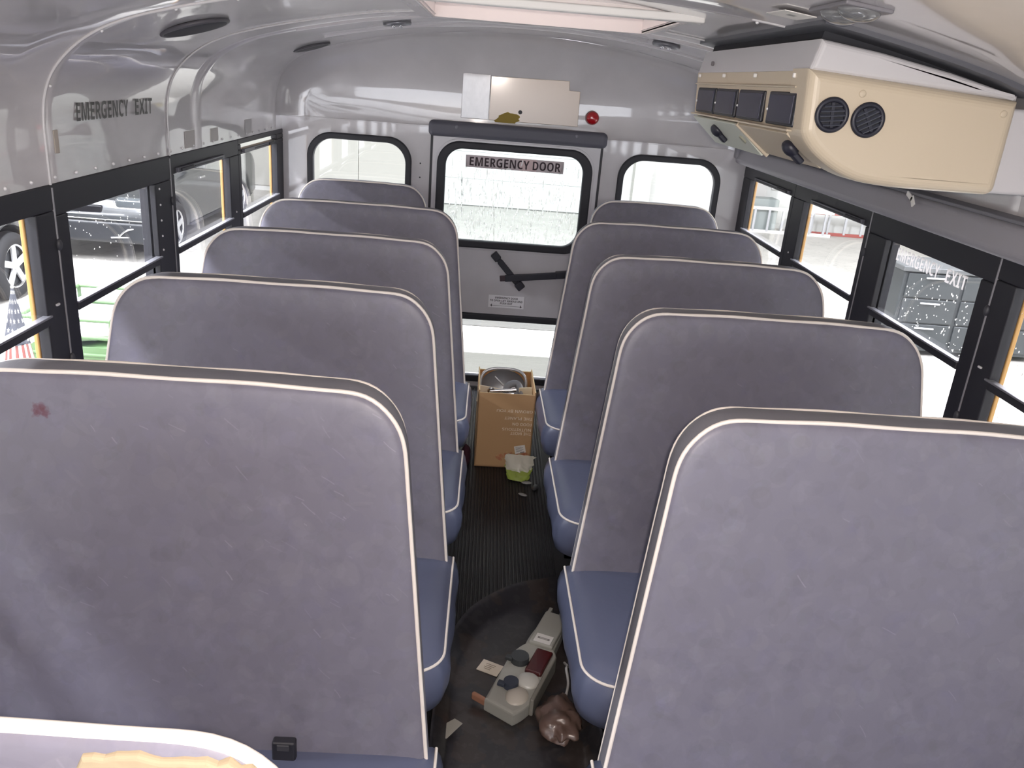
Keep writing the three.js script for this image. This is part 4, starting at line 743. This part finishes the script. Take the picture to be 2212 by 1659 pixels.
for (const [x, z] of HALL_LAMPS) { const p = thing('hall_lamp', `lit fluorescent fitting, ${x < -5 ? 'outer left' : x < 0 ? 'inner left' : x < 5 ? 'inner right' : 'outer right'} row, ${z < -9 ? "rearmost" : z < -6 ? "second" : z < -2 ? "third" : "fourth"} from the rear`, 'lamp', [x, HALL.h - 0.16, z], 0, 'fluorescent fittings under the hall ceiling'); mesh('lamp_tray', box(-0.28, 0.28, 0.0, 0.06, -1.25, 1.25), M.white, p); mesh('lamp_diffuser', box(-0.25, 0.25, -0.02, 0.0, -1.2, 1.2), std(0xffffff, 0.5, 0, { emissive: 0xf6f8ff, emissiveIntensity: 4 }), p); }

// ------------------------------------------------------------------ cars in the hall
function car(label, pos, turn, color, o = {}) { // local: nose towards +z, base on the ground
  const c = thing('car', label, 'car', pos, turn, 'dark cars parked in the hall');
  const paint = phy(color, { roughness: 0.3, clearcoat: 1, clearcoatRoughness: 0.06, metalness: 0.3 });
  const side = new THREE.Shape(); side.moveTo(-2.2, 0.3); side.lineTo(-2.22, 0.75); side.quadraticCurveTo(-2.15, 0.98, -1.9, 1.0); side.lineTo(0.9, 0.98); side.quadraticCurveTo(1.9, 0.92, 2.1, 0.72); side.quadraticCurveTo(2.22, 0.5, 2.18, 0.26); side.lineTo(1.72, 0.24); side.absarc(1.36, 0.32, 0.37, -0.2, Math.PI + 0.2, false); side.lineTo(-1.0, 0.22); side.absarc(-1.36, 0.32, 0.37, -0.2, Math.PI + 0.2, false); side.closePath();
  mesh('body', extrude(side, 1.56, 0.11, 16, 5).rotateY(-Math.PI / 2).translate(0.78, 0, 0), paint, c);
  const cab = new THREE.Shape(); cab.moveTo(-1.75, 0.97); cab.quadraticCurveTo(-1.35, 1.42, -0.95, 1.44); cab.lineTo(0.1, 1.45); cab.quadraticCurveTo(0.55, 1.36, 1.05, 0.96); cab.closePath();
  mesh('cabin_glass', extrude(cab, 1.3, 0.12, 10, 4).rotateY(-Math.PI / 2).translate(0.65, 0, 0), phy(0x14181a, { roughness: 0.05, clearcoat: 1 }), c);
  const roof = new THREE.Shape(); roof.moveTo(-1.1, 1.40); roof.lineTo(-0.95, 1.475); roof.lineTo(0.12, 1.485); roof.lineTo(0.35, 1.42); roof.closePath();
  mesh('roof', extrude(roof, 1.2, 0.08, 4, 3).rotateY(-Math.PI / 2).translate(0.6, 0, 0), paint, c);
  for (const x of [-0.8, 0.8]) for (const z of [-1.36, 1.36]) {
    const s = Math.sign(x);
    const w = mesh('tyre', new THREE.TorusGeometry(0.255, 0.075, 12, 36).scale(1, 1, 1.3).rotateY(Math.PI / 2).translate(x, 0.32, z), std(0x1b1b1d, 0.8), c);
    mesh('rim', new THREE.CylinderGeometry(0.2, 0.2, 0.03, 32, 1, false).rotateZ(Math.PI / 2).translate(x + s * 0.02, 0.32, z), std(0x4d4f52, 0.4, 0.6), w);
    mesh('rim_lip', new THREE.TorusGeometry(0.205, 0.016, 8, 36).rotateY(Math.PI / 2).translate(x + s * 0.06, 0.32, z), M.chrome, w);
    for (let k = 0; k < 5; k++) mesh('spoke', rbox(-0.012, 0.012, 0.02, 0.2, -0.032, 0.032, 0.006).rotateX(k * Math.PI * 0.4).translate(x + s * 0.06, 0.32, z), M.silver, w);
    mesh('hub_cap', new THREE.CylinderGeometry(0.04, 0.04, 0.03, 20).rotateZ(Math.PI / 2).translate(x + s * 0.065, 0.32, z), M.silver, w);
  }
  const nose = z => { // bumper, lamps, grille
    const q = Math.sign(z);
    mesh('bumper', rbox(-0.82, 0.82, 0.24, 0.5, z - 0.06, z + 0.06, 0.05, 4), phy(0x2c2e31, { roughness: 0.35 }), c);
    for (const s of [-1, 1]) {
      if (q > 0) { const l = mesh('headlight', rbox(s * 0.62 - 0.17, s * 0.62 + 0.17, 0.62, 0.76, z - 0.16, z - 0.0, 0.05, 4), phy(0x4b5053, { roughness: 0.1, clearcoat: 1 }), c); mesh('lamp_trim', tube([[s * 0.5, 0.32, z + 0.07], [s * 0.60, 0.40, z + 0.065], [s * 0.76, 0.42, z + 0.03], [s * 0.77, 0.35, z + 0.03], [s * 0.42, 0.31, z + 0.075]], 0.011, 40, 8), M.chrome, l); }
      else mesh('tail_lamp', rbox(s * 0.62 - 0.16, s * 0.62 + 0.16, 0.66, 0.84, z - 0.02, z + 0.1, 0.04, 4), M.red, c);
    }
    mesh(q > 0 ? 'grille' : 'number_plate', rbox(-0.32, 0.32, 0.52, 0.66, z - 0.06, z + 0.02, 0.02), q > 0 ? std(0x15161a, 0.4, 0.4) : std(0xcfcfcf, 0.5), c);
    mesh('trim_strip', rbox(-0.78, 0.78, 0.505, 0.517, z + q * 0.045, z + q * 0.065, 0.004), M.chrome, c);
  };
  nose(2.14); nose(-2.17);
  for (const s of [-1, 1]) { for (const z of [0.35, -0.7]) mesh('door_handle', rbox(s * 0.895 - 0.015, s * 0.895 + 0.015, 0.82, 0.85, z, z + 0.18, 0.01), M.chrome, c); mesh('sill_trim', rbox(s * 0.89 - 0.01, s * 0.89 + 0.01, 0.27, 0.31, -0.95, 0.95, 0.006), std(0x222327, 0.5), c); mesh('mirror', rbox(s * 0.98 - 0.09, s * 0.98 + 0.09, 0.98, 1.1, 0.72, 0.82, 0.03, 3), paint, c); }
  return c;
}
car('dark grey car facing the bus, seen through the left exit window', [-4.85, GROUND, -11.75], 0, 0x303335);
car('dark grey car with bright wheel beyond the first left window', [-5.5, GROUND, -6.55], 0, 0x3a3d40);
{ // dark steel workbench with drawers on the right
  const v = thing('tool_cabinet', 'long dark steel tool cabinet beyond the right exit window', 'cabinet', [5.3, GROUND, -8.3]);
  const p = phy(0x2c3032, { roughness: 0.45 });
  mesh('body', rbox(-1.22, 1.22, 0.06, 0.88, -0.28, 0.28, 0.015), p, v);
  mesh('bench_top', rbox(-1.25, 1.25, 0.88, 0.93, -0.31, 0.31, 0.01), std(0x4a4c4d, 0.5), v);
  for (let i = 0; i < 4; i++) for (let k = 0; k < 3; k++) { const x = -0.9 + i * 0.6; const d = mesh('drawer', rbox(x - 0.28, x + 0.28, 0.1 + k * 0.26, 0.345 + k * 0.26, 0.27, 0.3, 0.008), p, v); mesh('drawer_handle', rbox(x - 0.1, x + 0.1, 0.3 + k * 0.26, 0.315 + k * 0.26, 0.3, 0.32, 0.004), M.silver, d); }
  for (const x of [-1.15, 1.15]) mesh('foot', box(x - 0.05, x + 0.05, 0, 0.06, -0.25, 0.25), M.black, v);
  const b = thing('toolbox', 'red metal toolbox on the dark tool cabinet', 'toolbox', [6.05, GROUND + 0.93, -8.3]);
  mesh('box_body', rbox(-0.26, 0.26, 0, 0.22, -0.13, 0.13, 0.015), std(0x9a2b33, 0.4), b); mesh('carry_handle', tube([[-0.14, 0.21, 0], [-0.12, 0.27, 0], [0.12, 0.27, 0], [0.14, 0.21, 0]], 0.012, 30, 8), M.chrome, b); for (const x of [-0.16, 0.16]) mesh('latch', rbox(x - 0.02, x + 0.02, 0.12, 0.17, 0.125, 0.14, 0.003), M.chrome, b);
}
// ladders by the rear right wall
function ladder(label, pos, len, h, mat, rungs, turn) {
  const l = thing('ladder', label, 'ladder', pos, turn, 'ladders leaning by the hall wall');
  for (const y of [0.03, h]) mesh('rail', rbox(0, len, y - 0.03, y + 0.03, -0.012, 0.012, 0.006), mat, l);
  for (let i = 0; i < rungs; i++) { const x = 0.15 + (len - 0.3) * i / (rungs - 1); mesh('rung', rbox(x - 0.022, x + 0.022, 0.03, h, -0.02, 0.02, 0.006), M.silver, l); }
}
ladder('silver aluminium ladder lying on edge beyond the rear right windows', [4.2, GROUND, -15.5], 2.2, 0.46, M.white, 8, 0);
ladder('red fibreglass ladder on edge beyond the third right window', [5.95, GROUND, -15.75], 2.6, 0.42, std(0xa0524a, 0.6), 8, 0);
{ const g = rbox(-0.4, 0.4, 0, 0.62, -0.2, 0.2, 0.02); const o = tag(mesh('storage_crate', g, std(0x8e9694, 0.7)), 'grey storage crate behind the silver ladder', 'crate'); o.position.set(4.95, GROUND, -15.78);
  const o2 = tag(mesh('white_carton', rbox(-0.25, 0.25, 0, 0.35, -0.2, 0.2, 0.01), std(0xeceae2, 0.7)), 'white carton against the hall wall, right rear window', 'carton'); o2.position.set(3.1, GROUND, -15.3);
  const o3 = tag(mesh('yellow_case', rbox(-0.3, 0.3, 0, 0.3, -0.2, 0.2, 0.02), std(0xb9a860, 0.7)), 'dull yellow case on the hall floor, right rear window', 'case'); o3.position.set(3.75, GROUND, -15.0); }
// green garden cart beyond the left exit window
{
  const c = thing('garden_cart', 'green metal garden cart on the hall floor, left side', 'cart', [-3.06, GROUND, -6.1], 0.0);
  const gm = std(0x5c7a52, 0.5), r = 0.014, X = 0.32, Z = 0.45, y0 = 0.29, y1 = 0.55;
  for (const y of [y0, (y0 + y1) / 2, y1]) for (const s of [-1, 1]) { mesh('side_rail', bar([s * X, y, -Z], [s * X, y, Z], r), gm, c); mesh('end_rail', bar([-X, y, s * Z], [X, y, s * Z], r), gm, c); }
  for (const s of [-1, 1]) for (const z of [-Z, -Z / 3, Z / 3, Z]) mesh('upright', bar([s * X, y0, z], [s * X, y1, z], r), gm, c);
  mesh('cart_bed', box(-X, X, y0 - 0.02, y0, -Z, Z), gm, c);
  mesh('side_panel', box(X - 0.004, X + 0.004, y0 - 0.06, y0 + 0.06, -Z, Z), gm, c); mesh('end_panel', box(-X, X, y0 - 0.06, y0 + 0.06, Z - 0.004, Z + 0.004), gm, c);
  for (const s of [-1, 1]) for (const z of [-0.35, 0.35]) mesh('wheel', new THREE.TorusGeometry(0.09, 0.035, 10, 24).rotateY(Math.PI / 2).translate(s * 0.36, 0.125, z), std(0x222222, 0.8), c);
  const cl = new THREE.SphereGeometry(0.25, 24, 14).scale(1, 0.36, 1.4); const P = cl.attributes.position; for (let i = 0; i < P.count; i++) { const k = 0.85 + 0.3 * fbm(P.getX(i) * 9 + 2, P.getZ(i) * 9 + P.getY(i) * 6, 3); P.setXYZ(i, P.getX(i) * k, P.getY(i) * k, P.getZ(i) * k); } cl.computeVertexNormals();
  const q = tag(mesh('white_sheet', cl, std(0xe9e8e2, 0.9)), 'crumpled white sheet lying in the green garden cart', 'sheet'); q.position.set(-3.06, GROUND + 0.39, -6.1);
}
// furled flag bunting beyond the first left window
function furled(label, pos, h, lean, fat = 0.8) {
  const f = thing('furled_flag', label, 'flag', pos, 0.4, 'furled flags outside'); f.rotation.z = lean; f.scale.set(fat, 1, fat);
  const cone = (y0, y1, r0, r1, pl) => { const pos = [], idx = [], uv = [], N = 48, K = 8; for (let k = 0; k <= K; k++) for (let i = 0; i <= N; i++) { const t = k / K, a = i / N * Math.PI * 2, r = (r0 + (r1 - r0) * t) * (1 + 0.13 * Math.sin(a * pl) * (1 - t * 0.6)); pos.push(r * Math.cos(a), y0 + (y1 - y0) * t, r * Math.sin(a)); uv.push(i / N, t); } for (let k = 0; k < K; k++) for (let i = 0; i < N; i++) { const a = k * (N + 1) + i; idx.push(a, a + N + 1, a + 1, a + 1, a + N + 1, a + N + 2); } const g = new THREE.BufferGeometry(); g.setAttribute('position', new THREE.Float32BufferAttribute(pos, 3)); g.setAttribute('uv', new THREE.Float32BufferAttribute(uv, 2)); g.setIndex(idx); g.computeVertexNormals(); return g; };
  const stars = canvasTex(512, 256, (x, w, hh) => { x.fillStyle = '#3c3f48'; x.fillRect(0, 0, w, hh); x.fillStyle = '#e8e6e2'; for (let j = 0; j < 6; j++) for (let i = 0; i < 11; i++) { const cx = (i + (j % 2) * 0.5 + 0.3) * w / 11, cy = (j + 0.5) * hh / 6; x.beginPath(); for (let k = 0; k < 10; k++) { const a = k * Math.PI / 5, r = k % 2 ? 6 : 13; x.lineTo(cx + r * Math.sin(a), cy - r * Math.cos(a)); } x.fill(); } });
  const stripes = canvasTex(512, 64, (x, w, hh) => { for (let i = 0; i < 26; i++) { x.fillStyle = i % 2 ? '#cfc8c2' : '#7d4640'; x.fillRect(i * w / 26, 0, w / 26 + 1, hh); } });
  mesh('star_field', cone(h * 0.62, h, 0.085, 0.008, 5), std(0xffffff, 0.8, 0, { map: stars }), f);
  mesh('stripes', cone(0.0, h * 0.62, 0.2, 0.085, 7), std(0xffffff, 0.8, 0, { map: stripes }), f);
  mesh('pole_tip', new THREE.SphereGeometry(0.012, 12, 8).translate(0, h, 0), std(0xe0ddd6, 0.4), f);
}
furled('tall furled flag with stars on top beyond the first left window', [-3.05, GROUND, -5.0], 0.94, -0.03);
furled('shorter furled flag right of the tall one, left side', [-2.80, GROUND, -5.13], 0.62, -0.06, 0.5);

scene.traverse(o => { if (o.isMesh) { o.castShadow = true; o.receiveShadow = true; } if (o.isRectAreaLight) o.castShadow = true; });
renderer.render(scene, camera);
